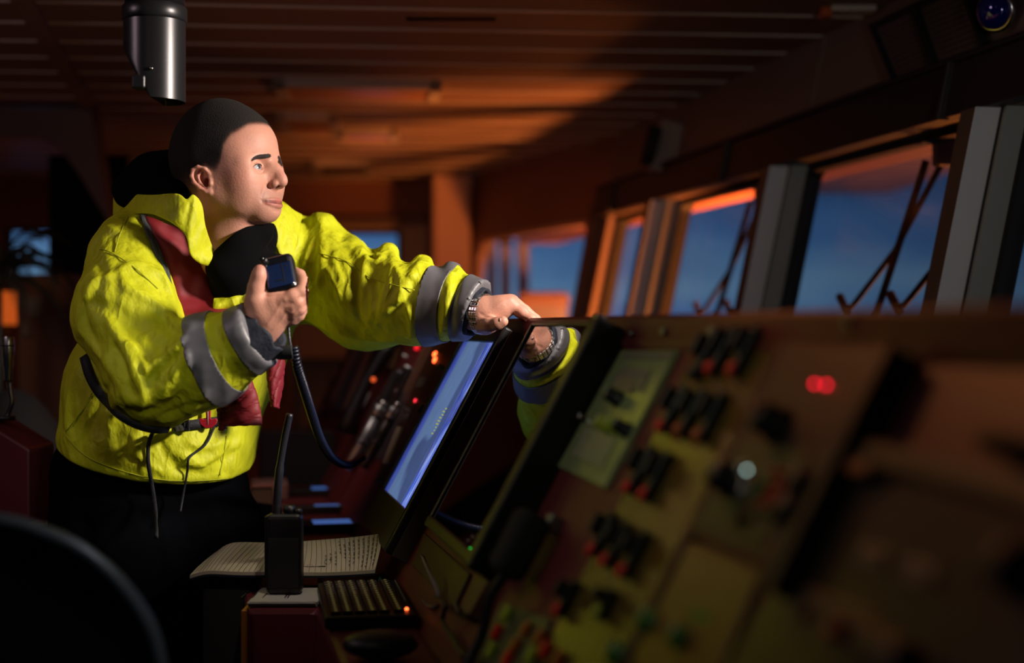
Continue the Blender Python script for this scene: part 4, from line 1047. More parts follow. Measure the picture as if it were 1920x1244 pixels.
cable([desk(792, 1128, -.45), desk(812, 1140, -.44), desk(845, 1125, -.43), fp(860, 1150, .03)], .003, mat('grey_cable', (.12, .11, .09, 1), .4), 'grey_cable', 'thin grey cable behind the keyboard')
# ================= the man: head and hands =================
M['skin'] = mat('skin', (.58, .28, .195, 1), .54, bump=.25, bscale=260, var=.10, vscale=18, spec=.45)
b = M['skin'].node_tree.nodes['Principled BSDF']; b.inputs['Subsurface Weight'].default_value = .12; b.inputs['Subsurface Radius'].default_value = (.012, .004, .002)
def mask_mat(name, color, rough, attr, nscale, lo=.35, hi=.65, bumps=True):
    """hair like cover: an attribute thinned by fine noise decides where strands show"""
    m = mat(name, color, rough, var=.35, vscale=120, bump=.7, bscale=420); t = m.node_tree; b = t.nodes['Principled BSDF']
    at = t.nodes.new('ShaderNodeAttribute'); at.attribute_name = attr
    tcn = t.nodes.new('ShaderNodeTexCoord'); n = t.nodes.new('ShaderNodeTexNoise'); n.inputs['Scale'].default_value = nscale; n.inputs['Detail'].default_value = 2
    t.links.new(tcn.outputs['Object'], n.inputs[0])
    a = t.nodes.new('ShaderNodeMath'); a.operation = 'MULTIPLY_ADD'; t.links.new(n.outputs[0], a.inputs[0]); a.inputs[1].default_value = .9; a.inputs[2].default_value = -.45
    s_ = t.nodes.new('ShaderNodeMath'); s_.operation = 'ADD'; t.links.new(a.outputs[0], s_.inputs[0]); t.links.new(at.outputs['Fac'], s_.inputs[1])
    r = t.nodes.new('ShaderNodeMapRange'); t.links.new(s_.outputs[0], r.inputs[0]); r.inputs[1].default_value = lo; r.inputs[2].default_value = hi
    t.links.new(r.outputs[0], b.inputs['Alpha']); return m
HR = Matrix.Rotation(math.radians(-24), 4, 'Z') @ Matrix.Rotation(math.radians(-11), 4, 'Y')
HM = Matrix.Translation(P(438, 324, 2.70)) @ HR
person = empty('person', (P(330, 900, 2.9).x, 2.95, 0), label='buzz-cut man in a yellow jacket and red life vest speaking into a hand microphone', cat='person')
PI_ = Matrix.Translation(-person.location)
h = .0014
f = Field((-.13, -.102, -.21), (.14, .10, .145), h)
f.ell((-.022, 0, .042), (.102, .078, .104), .01)
f.ell((-.045, 0, .015), (.070, .072, .075), .03)
f.ell((.030, 0, .032), (.064, .063, .066), .03)              # forehead
f.ell((.036, 0, -.022), (.052, .060, .055), .03)
f.ell((.034, 0, -.060), (.046, .044, .040), .03)
for sy in (-1, 1):
    f.cap((-.004, sy*.056, -.048), (.064, sy*.016, -.088), .015, .013, .03)     # jaw line
    f.cap((-.006, sy*.060, -.01), (-.006, sy*.056, -.045), .014, .015, .03)
    f.ell((.058, sy*.040, -.030), (.022, .022, .018), .022)                     # cheek
    f.ell((.054, sy*.030, -.052), (.026, .022, .028), .025); f.ell((.026, sy*.046, -.040), (.040, .018, .040), .03); f.ell((.036, sy*.048, -.006), (.034, .017, .036), .03)
    f.cap((.083, sy*.014, .007), (.060, sy*.052, -.001), .011, .010, .014)       # brow
f.ell((.072, 0, -.090), (.020, .022, .014), .02)                               # chin
f.ell((.071, 0, -.072), (.021, .028, .024), .02)                               # muzzle
# eye sockets
EYE = [(.0735, -.0325, -.0115), (.0735, .0325, -.0115)]; ER = .0120
for sy, ec in ((-1, EYE[0]), (1, EYE[1])):
    f.ell((.094, sy*.033, -.008), (.019, .018, .0112), .012, 's')
# neck
f.cap((-.022, 0, -.05), (-.045, .004, -.155), .054, .055, .03)
f.cap((.012, 0, -.09), (-.02, .004, -.155), .028, .045, .03)
# nose
f.cap((.089, 0, -.002), (.111, 0, -.034), .0076, .0080, .009)
f.ell((.086, 0, -.026), (.020, .017, .024), .012)
NZ = -.0085
f.cap((.107, 0, -.024+NZ), (.114, 0, -.0335+NZ), .0090, .0088, .007)
f.ell((.099, 0, -.034+NZ), (.017, .012, .009), .009)
for sy in (-1, 1): f.ell((.1010, sy*.0125, -.0370+NZ), (.0090, .0058, .0064), .0045)
for sy in (-1, 1): f.cap((.103, sy*.006, -.0462+NZ), (.106, sy*.0065, -.041+NZ), .0030, .0026, .003, 's')
for sy in (-1, 1): f.stamp([(.098, sy*.0165, -.028+NZ), (.0925, sy*.0195, -.036+NZ), (.090, sy*.019, -.044+NZ)], .0035, -.0016)
MZ = -.0145
f.stamp([(.097, 0, -.047+MZ), (.0985, 0, -.055+MZ)], .0025, -.0008)
def sx(y_, z_, o_=0):       # x of the sculpted surface at y, z
    iy = int(round((y_-f.lo[1])/f.h)); iz = int(round((z_-f.lo[2])/f.h)); col = f.D[:, iy, iz]; k_ = np.where(col < 0)[0]
    return (f.ax[0][k_[-1]] if len(k_) else .08)+o_, y_, z_
ZM = -.0636+MZ
lipw = (0, .006, .012, .018, .024, .0290)
up_ = [[sx(sy*q_, ZM+.0042-.0008*(q_/.029)**1.5-.0006*math.exp(-(q_/.004)**2), -.0004) for q_ in lipw] for sy in (-1, 1)]
lw_ = [[sx(sy*q_, ZM-.0055+.0075*(q_/.029)**2, -.0002) for q_ in lipw] for sy in (-1, 1)]
ml_ = [[sx(sy*q_, ZM+.0034*(q_/.029)**2-.0008, .0022 if q_ < .02 else .0012) for q_ in lipw]+[sx(sy*.0320, ZM+.0034)] for sy in (-1, 1)]
for L_ in up_:
    for k_ in range(5): f.cap(L_[k_], L_[k_+1], (.0031, .0031, .0029, .0024, .0018)[k_], (.0031, .0029, .0024, .0018, .0011)[k_], .004)
for L_ in lw_:
    for k_ in range(5): f.cap(L_[k_], L_[k_+1], (.0042, .0041, .0037, .0029, .0020)[k_], (.0041, .0037, .0029, .0020, .0011)[k_], .004)
ml_ = [[sx(p[1], p[2], .0004) for p in L_] for L_ in ml_]
for L_ in ml_:
    f.stamp(L_, .0022, -.0026, taper=False); f.stamp([L_[-2], L_[-1]], .0035, -.0018, taper=False)
for sy in (-1, 1):
    nl_ = [sx(sy*.020, -.044), sx(sy*.0285, -.055), sx(sy*.034, -.068)]
    f.stamp(nl_, .0060, -.0018)
f.stamp([sx(-.012, ZM-.0155), sx(0, ZM-.0155), sx(.012, ZM-.0155)], .0060, -.0022)
# lids
for sy, ec in ((-1, EYE[0]), (1, EYE[1])):
    f.ell(ec, (.0136, .0155, .0130), .005)
    f.ell((ec[0]+.0130, ec[1]+sy*.0005, ec[2]-.0004), (.0100, .0128, .0048), .0012, 's')
    f.ell((ec[0]+.0085, ec[1]+sy*.0085, ec[2]-.0010), (.0085, .0070, .0028), .001, 's')
    f.stamp([(ec[0]+.004, ec[1]+sy*.013, ec[2]+.0062), (ec[0]+.0125, ec[1]+sy*.004, ec[2]+.0088), (ec[0]+.0125, ec[1]-sy*.008, ec[2]+.0072)], .0020, -.0016)
    f.stamp([(ec[0]+.005, ec[1]+sy*.012, ec[2]-.0095), (ec[0]+.012, ec[1], ec[2]-.0115), (ec[0]+.012, ec[1]-sy*.010, ec[2]-.009)], .0030, -.0012)
# brows crease on the forehead, temple hollow
for z_, a_ in ((.030, .0010), (.041, .0011), (.052, .0007)):
    f.stamp([(.060, -.052, z_-.004), (.078, -.035, z_+.003), (.088, -.012, z_), (.088, .012, z_), (.078, .035, z_+.003)], .0028, -a_)
f.stamp([(.095, -.004, .012), (.096, -.0035, .004)], .002, -.0007)
# ear (both)
for sy in (-1, 1):
    c = np.array((-.008, sy*.078, -.021)); es = .86
    def e_(x, y, z): return (c[0]+x*es-.12*z, c[1]+sy*y*1.05, c[2]+z*es)
    rim = [(.012, .002, .012), (.008, .007, .024), (-.004, .011, .031), (-.017, .013, .027), (-.024, .014, .014), (-.023, .013, .000), (-.016, .010, -.014), (-.006, .007, -.025), (.003, .003, -.028)]
    f.ell(e_(-.006, -.002, .0), (.0175, .010, .024), .005)
    f.ell(e_(-.004, .012, .001), (.0125, .010, .0175), .003, 's')
    for a, b_ in zip(rim, rim[1:]): f.cap(e_(*a), e_(*b_), .0034, None, .003)
    f.ell(e_(-.001, .002, -.025), (.0075, .005, .0085), .004)
    ah = [(-.002, .005, .020), (-.013, .009, .012), (-.013, .008, -.002), (-.006, .006, -.012)]
    for a, b_ in zip(ah, ah[1:]): f.cap(e_(*a), e_(*b_), .0024, None, .003)
    f.cap(e_(.010, .002, -.002), e_(.009, .004, -.010), .0038, None, .004)         # tragus
    f.ell(e_(.001, .001, -.005), (.006, .009, .008), .003, 's')
HV, HF = f.mesh(1)
HV0 = HV.copy()
def sstep(a, b, x): t = np.clip((x-a)/(b-a), 0, 1); return t*t*(3-2*t)
def faceshift(x, z): return -sstep(.0, .06, x)*np.interp(z, [-.12, -.08, -.045, -.012, .01, .05, .1], [.014, .012, .010, .005, .003, 0, 0])
HV[:, 0] += faceshift(HV[:, 0], HV[:, 2])
HN = vnormals(HV, HF)
def toworld(V, Mx): A = np.array(Mx); return V@A[:3, :3].T+A[:3, 3]
def sstep(a, b, x): t = np.clip((x-a)/(b-a), 0, 1); return t*t*(3-2*t)
x, y, z = HV.T; ay = np.abs(y)
# hairline height as a function of x on each side
front = .0805-.012*(ay/.05)**2
hl = np.interp(x, [-.12, -.075, -.052, -.036, -.016, -.004, .006, .016, .026, .036, .050, .062, .074, .10], [-.055, -.055, -.048, -.040, -.002, .004, -.008, -.012, .004, .034, .052, .058, .068, .074])
hm = sstep(-.009, .017, z-hl)*np.where((x < .016) & (z < .01) & (ay > .084), 0, 1)*np.where(ay > .0835, 0, 1)
ear = ((x+.022)**2/.024**2+(z+.021)**2/.031**2 < 1) & (ay > .072)
hm[ear] = 0
hm *= .25+.75*sstep(-.06, .05, z+.0*x)      # thinner on the sides
hm = np.where(z > .06, np.maximum(hm, sstep(-.007, .016, z-hl)), hm)
skin_tint = HV
# lips mask for skin colour
lm = np.exp(-(((z-ZM+.0005)/(.0098-.22*ay))**4))*(x > .050)*(1-sstep(.026, .031, ay))
def pdist(pts):
    d_ = np.full(len(HV0), 9.0)
    for a, b_ in zip(pts, pts[1:]):
        a = np.array(a); ab = np.array(b_)-a; tt_ = np.clip(((HV0-a)@ab)/(ab@ab), 0, 1); d_ = np.minimum(d_, np.linalg.norm(HV0-a-tt_[:, None]*ab, axis=1))
    return d_
dark = np.zeros(len(HV))  # crease shade painted at mouth line and nostrils, with dark lid edges
for sy in (-1, 1):
    dm = pdist(ml_[0 if sy < 0 else 1])
    dark = np.maximum(dark, np.exp(-(dm/.0023)**2))
    dark = np.maximum(dark, np.exp(-(pdist([(.103, sy*.006, -.0462+NZ), (.106, sy*.0065, -.041+NZ)])/.0040)**2))
    ec = EYE[0 if sy < 0 else 1]; arc = []
    for k_ in range(9):
        yy = -.0128+.0256*k_/8; zz = .0056*math.sqrt(max(0, 1-(yy/.0128)**2)); arc.append((ec[0]+math.sqrt(max(0, .0140**2-yy*yy-zz*zz)), ec[1]+yy, ec[2]+zz))
    dark = np.maximum(dark, .85*np.exp(-(pdist(arc)/.0016)**2)); dark = np.maximum(dark, .45*np.exp(-(pdist([(p[0], p[1], 2*ec[2]-p[2]) for p in arc])/.0014)**2))
mous = np.exp(-(((z+.064)/.010)**2))*sstep(.06, .075, x)*(ay < .036)
stub = sstep(-.035, -.055, z)*sstep(-.02, .01, x)*(1-lm)*sstep(-.12, -.09, z)
t = M['skin'].node_tree; b = t.nodes['Principled BSDF']; src = b.inputs['Base Color'].links[0].from_socket
def mixin(attr, col, fac, noisy=0):
    global src
    at = t.nodes.new('ShaderNodeAttribute'); at.attribute_name = attr; m_ = t.nodes.new('ShaderNodeMath'); m_.operation = 'MULTIPLY'; m_.inputs[1].default_value = fac; t.links.new(at.outputs['Fac'], m_.inputs[0])
    if noisy:
        n = t.nodes.new('ShaderNodeTexNoise'); n.inputs['Scale'].default_value = noisy; tcn = t.nodes.new('ShaderNodeTexCoord'); t.links.new(tcn.outputs['Object'], n.inputs[0])
        m2 = t.nodes.new('ShaderNodeMath'); m2.operation = 'MULTIPLY'; t.links.new(m_.outputs[0], m2.inputs[0]); t.links.new(n.outputs[0], m2.inputs[1]); m_ = m2
    mx = t.nodes.new('ShaderNodeMixRGB'); t.links.new(m_.outputs[0], mx.inputs[0]); t.links.new(src, mx.inputs[1]); mx.inputs[2].default_value = col; src = mx.outputs[0]
mixin('lips', (.36, .075, .070, 1), .75); mixin('stubble', (.10, .055, .045, 1), .50, 900); mixin('dark', (.035, .010, .008, 1), .92); mixin('scalp', (.06, .035, .026, 1), .85); mixin('blush', (.62, .20, .15, 1), .35)
t.links.new(src, b.inputs['Base Color'])
blush = np.exp(-(((x-.05)/.03)**2+((z+.03)/.025)**2)*1.2)*.7+np.exp(-(((x-.115)/.015)**2+((z+.035)/.012)**2))*.8+(ear*.9)
body_parts = []        # gathered pieces of the skin body: (V, F, attrs)
PV = np.array(person.location)
stub = np.clip(stub*.6+mous*1.0*(1-lm), 0, 1.3)
body_parts.append((toworld(HV, HM)-PV, HF, dict(dark=dark, lips=lm, stubble=stub, scalp=hm, blush=blush)))
# hair shell
SV, SF, u = subset(HV, HF, (hm > .02))
hair = npmesh('hair', toworld(SV+HN[u]*(.0014*hm[u]+.0004)[:, None], HM)-PV, SF, mask_mat('buzz_cut_hair', (.0075, .0045, .003, 1), .9, 'cover', 800, .18, .85), person, dict(cover=hm[u]))
hair['label'] = 'very short dark buzz-cut hair'
# eyebrows
for sy in (-1, 1):
    q = sy*y; c_ = .0085-.002*np.clip((q-.012)/.03, 0, 1)-.009*np.clip((q-.034)/.02, 0, 1)**2
    th = .0042-.0014*np.clip((q-.03)/.026, 0, 1)
    bm_ = np.exp(-((z-c_)/th)**2*1.1)*sstep(.006, .018, q)*(1-sstep(.046, .058, q))*(x > .035)
    SV, SF, u = subset(HV, HF, bm_ > .03)
    npmesh('eyebrow', toworld(SV+HN[u]*.0010, HM)-PV, SF, M.setdefault('brow', mask_mat('eyebrow_hair', (.018, .010, .007, 1), .8, 'cover', 1100, .35, .60)), person, dict(cover=bm_[u]))
# upper lashes
for sy, ec in ((-1, EYE[0]), (1, EYE[1])):
    fx = float(faceshift(ec[0], ec[2])); pts = []
    for k_ in range(11):
        yy = -.0125+.025*k_/10; zz = .0054*math.sqrt(max(0, 1-(yy/.0128)**2)); xx = math.sqrt(max(0, .0138**2-yy*yy-zz*zz))
        pts.append(HM @ Vector((ec[0]+fx+xx+.0004, ec[1]+yy, ec[2]+zz-.0004))-person.location)
    MB().tube(pts, [.0004]+[.0008]*9+[.0004], 6).build('eyelashes', M['brow'], person) if False else MB().tube(pts, [.0003]+[.0007]*9+[.0003], 6).build('eyelashes', M.setdefault('lash', mat('lash', (.02, .012, .01, 1), .7)), person)
# eyes
em = bpy.data.materials.new('eyeball'); em.use_nodes = True; t2 = em.node_tree; b2 = t2.nodes['Principled BSDF']; b2.inputs['Roughness'].default_value = .12; b2.inputs['Coat Weight'].default_value = 1
tcn = t2.nodes.new('ShaderNodeTexCoord'); vd = t2.nodes.new('ShaderNodeVectorMath'); vd.operation = 'DISTANCE'; t2.links.new(tcn.outputs['Object'], vd.inputs[0]); vd.inputs[1].default_value = (ER, 0, 0)
r2 = t2.nodes.new('ShaderNodeValToRGB'); t2.links.new(vd.outputs['Value'], r2.inputs[0]); ee = r2.color_ramp.elements; r2.color_ramp.interpolation = 'LINEAR'
sc_ = 1
ee[0].position = .0021; ee[0].color = (.003, .003, .003, 1); ee[1].position = .0075; ee[1].color = (.62, .56, .54, 1)
for p_, c_ in ((.0028, (.04, .07, .09, 1)), (.0056, (.06, .09, .11, 1)), (.0066, (.02, .025, .03, 1))): k = ee.new(p_); k.color = c_
t2.links.new(r2.outputs[0], b2.inputs['Base Color'])
for ec in EYE:
    ec = (ec[0]+float(faceshift(ec[0], ec[2])), ec[1], ec[2])
    o = MB().ball((0, 0, 0), ER, 32).build('eye', em, person)
    g_ = Matrix.Rotation(math.radians(-2), 4, 'Z') @ Matrix.Rotation(math.radians(-4), 4, 'Y')
    o.matrix_local = PI_ @ HM @ Matrix.Translation(ec) @ g_
# ================= the man: jacket, hands, clothing =================
HIVIS = mat('hi_vis_fabric', (.58, .62, .012, 1), .58, var=.09, vscale=9, spec=.35)
t = HIVIS.node_tree; b = t.nodes['Principled BSDF']
tcn = t.nodes.new('ShaderNodeTexCoord')
def noise_h(sc, det, st=(1, 1, 1), rot=(0, 0, 0)):
    mp = t.nodes.new('ShaderNodeMapping'); mp.inputs['Scale'].default_value = st; mp.inputs['Rotation'].default_value = rot
    n = t.nodes.new('ShaderNodeTexNoise'); n.inputs['Scale'].default_value = sc; n.inputs['Detail'].default_value = det; n.inputs['Roughness'].default_value = .55
    t.links.new(tcn.outputs['Object'], mp.inputs[0]); t.links.new(mp.outputs[0], n.inputs[0])
    a = t.nodes.new('ShaderNodeMath'); a.operation = 'SUBTRACT'; a.inputs[1].default_value = .5; t.links.new(n.outputs[0], a.inputs[0])
    c = t.nodes.new('ShaderNodeMath'); c.operation = 'ABSOLUTE'; t.links.new(a.outputs[0], c.inputs[0]); return c.outputs[0]
h1 = noise_h(11, 2.5, (1.2, 1, .6), (.3, .5, .2)); h2 = noise_h(26, 3, (1, 1.4, .7), (0, .8, .3)); h3 = noise_h(900, 1)
def madd(a, k, b_=None):
    m_ = t.nodes.new('ShaderNodeMath'); m_.operation = 'MULTIPLY_ADD'; t.links.new(a, m_.inputs[0]); m_.inputs[1].default_value = k
    if b_ is None: m_.inputs[2].default_value = 0
    else: t.links.new(b_, m_.inputs[2])
    return m_.outputs[0]
hh = madd(h3, .008, madd(h2, .30, madd(h1, -1.0)))
bp = t.nodes.new('ShaderNodeBump'); bp.inputs['Strength'].default_value = 1.0; bp.inputs['Distance'].default_value = .026; t.links.new(hh, bp.inputs['Height']); t.links.new(bp.outputs[0], b.inputs['Normal'])
M['silver'] = mat('reflective_tape', (.17, .17, .18, 1), .46, .2, bump=.35, bscale=22)
M['navy'] = mat('navy_knit', (.010, .014, .026, 1), .75, bump=.8, bscale=120)
M['fleece'] = mat('black_lining', (.0025, .0025, .003, 1), 1.0, bump=.4, bscale=60, spec=.1)
M['vest'] = mat('red_vest_fabric', (.20, .008, .014, 1), .62, bump=.5, bscale=35, var=.12, vscale=12)
M['web'] = mat('black_webbing', (.008, .009, .012, 1), .7, bump=.5, bscale=400)
M['trouser'] = mat('black_trousers', (.0008, .0012, .0022, 1), .9, bump=.5, bscale=18, spec=.06)
M['thread'] = mat('stitching', (.40, .43, .01, 1), .7)
R_ = lambda d: math.radians(d)
def RZ(deg): return np.array(Matrix.Rotation(R_(deg), 3, 'Z'))
J = Field((-.92, 2.30, .88), (.02, 3.12, 1.56), .0034)
# torso
J.ell(P(372, 575, 2.86), (.215, .150, .260), .03, R=RZ(43))
J.ell(P(304, 740, 2.86), (.200, .158, .200), .05, R=RZ(30))
J.ell(P(296, 850, 2.86), (.192, .165, .150), .05, R=RZ(25))
J.cap(P(250, 470, 2.74), P(360, 440, 2.86), .075, .09, .05)
J.cap(P(545, 462, 2.98), P(430, 450, 2.92), .078, .085, .05)
# sleeves
sh, el, wr = P(240, 490, 2.68), P(296, 706, 2.54), P(474, 634, 2.47)
mid = P(235, 590, 2.61)
J.cap(sh, mid, .080, .094, .03); J.cap(mid, el, .094, .090, .03)
fm = P(382, 680, 2.51)
J.cap(el, fm, .088, .082, .03); J.cap(fm, wr, .080, .062, .03)
ls, le, lm_, lw = P(575, 500, 2.96), P(690, 560, 2.87), P(785, 568, 2.77), P(905, 580, 2.68)
J.cap(ls, le, .105, .098, .04); J.cap(le, lm_, .096, .080, .04); J.cap(lm_, lw, .078, .056, .03)
J.cap(P(545, 490, 2.98), P(600, 440, 2.95), .06, .035, .03)
# slow swell and crumple
for c_ in ((604, 424, 2.93, 600, 500, 2.88, .030), (728, 478, 2.86, 722, 560, 2.80, .024), (792, 500, 2.78, 788, 560, 2.72, .020), (660, 466, 2.92, 655, 540, 2.86, .018), (846, 512, 2.74, 840, 560, 2.67, .018)):
    J.cap(P(*c_[:3]), P(*c_[3:6]), c_[6], c_[6]*.6, .018)
for c_ in ((566, 404, 2.93, .012), (697, 456, 2.87, .012), (763, 480, 2.82, .010), (822, 494, 2.75, .009)):
    J.cap(P(c_[0], c_[1], c_[2]-.06), P(c_[0], c_[1], c_[2]+.06), c_[3], None, .02, 's')
J.noise(12, .0030, 3); J.noise(28, .0016, 5, (1, 1, 1), True); J.noise(60, .0009, 11, (1, 1, 1), True)
# ---- folds traced where the cloth creases ----
for pix, sg, am in (
    # right upper arm
    ([(222, 505), (260, 500), (300, 520), (330, 560)], .016, .012),
    ([(158, 565), (175, 530), (215, 515)], .014, .010),
    ([(165, 565), (230, 590), (290, 640), (310, 680)], .020, -.012),
    ([(300, 500), (322, 560), (325, 610)], .013, .009),
    ([(150, 620), (185, 660), (225, 720)], .018, .007),
    ([(200, 600), (240, 660), (262, 720)], .016, .010),
    ([(215, 590), (255, 640), (290, 690)], .012, -.008),
    # elbow
    ([(272, 700), (285, 685), (330, 655), (350, 625)], .012, .014),
    ([(285, 712), (310, 690), (345, 650)], .010, -.013),
    ([(235, 745), (262, 755), (300, 735), (330, 700), (345, 668)], .014, .013),
    ([(265, 775), (320, 760), (350, 720), (360, 690)], .014, -.010),
    ([(300, 790), (350, 775), (385, 735)], .013, .009),
    ([(245, 690), (268, 735), (262, 765)], .012, .009),
    ([(397, 600), (418, 650), (450, 705)], .009, -.006),
    ([(300, 590), (320, 620), (350, 628)], .012, -.016),
    # chest and lower front
    ([(150, 690), (130, 750), (128, 810)], .016, .008),
    ([(205, 720), (180, 770), (155, 830)], .014, -.008),
    ([(225, 740), (205, 800), (215, 850)], .016, .008),
    ([(330, 850), (380, 870), (430, 830)], .016, .010),
    ([(300, 830), (330, 880), (390, 890)], .012, -.008),
    ([(440, 820), (425, 860), (422, 895)], .009, -.007),
    ([(450, 820), (440, 860), (438, 895)], .008, .005),
    # left shoulder and sleeve
    ([(604, 412), (606, 470), (602, 520), (575, 560)], .014, .016),
    ([(575, 420), (568, 450), (560, 475)], .012, -.018),
    ([(545, 400), (560, 440), (548, 480)], .014, .012),
    ([(625, 440), (630, 500), (655, 560), (672, 600)], .020, .010),
    ([(655, 470), (668, 520), (668, 590), (682, 608)], .013, -.012),
    ([(690, 475), (680, 530), (690, 600), (710, 570)], .012, .014),
    ([(700, 470), (720, 500), (690, 490)], .010, .010),
    ([(730, 466), (735, 500), (722, 560), (700, 620)], .014, .012),
    ([(745, 480), (765, 490), (780, 485)], .012, -.010),
    ([(715, 590), (745, 560), (770, 520), (788, 492)], .012, .010),
    ([(700, 462), (695, 480)], .016, -.014),
    ([(650, 432), (640, 450)], .014, -.008),
    ([(735, 588), (765, 560), (775, 530)], .010, -.010),
    ([(555, 560), (620, 590), (680, 640)], .018, -.010),
    ([(560, 590), (640, 625), (740, 640)], .016, .008),
    ([(846, 510), (838, 570), (826, 636)], .008, .009),
    ([(868, 508), (850, 570), (845, 630)], .009, -.008),
    ([(500, 470), (540, 510), (545, 560)], .014, .008),
    ([(226, 508), (240, 540), (300, 575), (322, 600)], .012, .010),
    ([(262, 492), (285, 505), (310, 535)], .010, -.008),
    ([(170, 470), (190, 500), (186, 540)], .012, -.007),
    ([(200, 425), (235, 440), (262, 430)], .012, .006),
    ([(150, 545), (160, 600), (190, 670)], .012, -.006),
    ([(240, 640), (262, 668), (275, 700)], .009, .007),
    ([(215, 650), (235, 690), (240, 730)], .010, -.007),
    ([(350, 660), (352, 700), (335, 745)], .009, .009),
    ([(300, 720), (330, 712), (352, 690)], .008, -.008),
    ([(286, 745), (320, 742), (350, 725)], .008, .007),
    ([(380, 760), (350, 762), (310, 778)], .008, -.006),
    ([(240, 760), (232, 730), (242, 705)], .008, .006),
    ([(610, 500), (640, 560), (650, 620)], .012, .008),
    ([(630, 480), (645, 520), (640, 560)], .010, -.008),
    ([(700, 520), (705, 570), (695, 620)], .010, -.009),
    ([(740, 500), (752, 530), (745, 570)], .010, .009),
    ([(755, 560), (770, 600), (772, 636)], .009, .007),
    ([(725, 470), (705, 490), (690, 488)], .009, .008),
    ([(580, 480), (590, 540), (580, 600)], .012, -.008),
    ([(540, 420), (552, 455), (560, 500)], .010, -.008),
    ([(520, 400), (532, 440), (528, 470)], .009, .007),
    ([(350, 830), (395, 838), (420, 825)], .012, .009),
    ([(250, 820), (262, 860), (300, 885)], .012, .008),
    ([(190, 800), (230, 850), (280, 880)], .012, -.006),
    ([(380, 880), (420, 860), (455, 840)], .009, -.006)):
    J.fold(pix, sg*.62, am*1.75)
# openings: hem, sleeve ends, neck
J.half(P(110, 822, 2.86), (-.187, .22, -1), .012)
hem_keep = J
def cutend(p, n, rad):
    J_ = J; p = np.array(p); n = np.array(n, float); n /= np.linalg.norm(n)
    lo, hi = p-rad, p+rad
    sl, g = J_._reg(lo, hi)
    d = (g[0]-p[0])*n[0]+(g[1]-p[1])*n[1]+(g[2]-p[2])*n[2]
    r = np.sqrt((g[0]-p[0])**2+(g[1]-p[1])**2+(g[2]-p[2])**2)
    D = J_.D[sl]; J_.D[sl] = np.where(r < rad*.98, np.maximum(D, d), D).astype(np.float32)
ra = np.array(wr)-np.array(fm); ra /= np.linalg.norm(ra)
la = np.array(lw)-np.array(lm_); la /= np.linalg.norm(la)
cutR = np.array(P(487, 632, 2.465)); cutL = np.array(P(888, 583, 2.682))
ra2 = np.array((.88, -.20, .43)); cutend(cutR, ra2, .12)
la2 = np.array((.86, -.30, -.36)); cutend(cutL, la2, .11)
J.ell(P(448, 405, 2.82), (.075, .08, .075), .02, 's')
JV, JF = J.mesh(1)
jn = vnormals(JV, JF)
jacket = npmesh('jacket', JV-PV, JF, HIVIS, person)
jacket['label'] = 'fluorescent yellow work jacket'
# fabric patches cut out of the jacket surface between planes
def band(name, keepfn, m, off, label=None, parent=None, planes=()):
    bm = bmesh.new()
    k = keepfn(JV); SV, SF, u = subset(JV, JF, k)
    nn = jn[u]; me = bpy.data.meshes.new('tmp')
    vs = [bm.verts.new(p) for p in (SV+nn*off)]
    for q in SF:
        try: bm.faces.new([vs[i] for i in q]).smooth = True
        except ValueError: pass
    for p, n_ in planes:
        bmesh.ops.bisect_plane(bm, geom=bm.verts[:]+bm.edges[:]+bm.faces[:], plane_co=Vector(p), plane_no=Vector(n_), clear_outer=True, dist=1e-5)
    bmesh.ops.translate(bm, verts=bm.verts[:], vec=-person.location)
    bm.to_mesh(me); bm.free(); me.name = name
    o = link(name, me, m, person)
    s_ = o.modifiers.new('solid', 'SOLIDIFY'); s_.thickness = .0022; s_.offset = -1
    if label: o['label'] = label
    return o
def near_axis(a, b, r, ymax=9):
    a = np.array(a, float); b = np.array(b, float); ab = b-a
    def f_(V):
        t_ = np.clip(((V-a)@ab)/(ab@ab), -.3, 1.3); return (np.linalg.norm(V-a-t_[:, None]*ab, axis=1) < r)*(V[:, 1] < ymax)
    return f_
def onplane(px0, py0, px1, py1, Y, tilt, axis):
    """plane through an image line, facing along the sleeve"""
    a = np.array(P(px0, py0, Y)); b = np.array(P(px1, py1, Y)); d = b-a; d /= np.linalg.norm(d)
    dep = np.array((0, 1., 0))+np.array(tilt, float); n = np.cross(d, dep); n /= np.linalg.norm(n)
    if n@axis < 0: n = -n
    return a, n
kR = near_axis(el, cutR, .118, 2.60); kL = near_axis(le, cutL, .115)
def sband(l1, l2, Y, ax, kf, tl, nm):
    p1, n1 = onplane(*l1, Y, tl, ax); p2, n2 = onplane(*l2, Y, tl, ax)
    band('reflective_band', kf, M['silver'], .0026, 'silver reflective band '+nm, planes=((p1, -n1), (p2, n2)))
sband((343, 628, 395, 765), (382, 603, 441, 744), 2.45, ra, kR, (.15, 0, 0), 'around the bent forearm')
sband((409, 597, 466, 700), (470, 560, 530, 690), 2.42, ra, kR, (.15, 0, 0), 'at the cuff of the bent arm')
sband((800, 500, 777, 645), (846, 508, 821, 642), 2.70, la, kL, (.3, 0, 0), 'around the outstretched sleeve')
sband((872, 500, 830, 640), (940, 520, 900, 645), 2.66, la, kL, (.3, 0, 0), 'at the cuff of the outstretched sleeve')
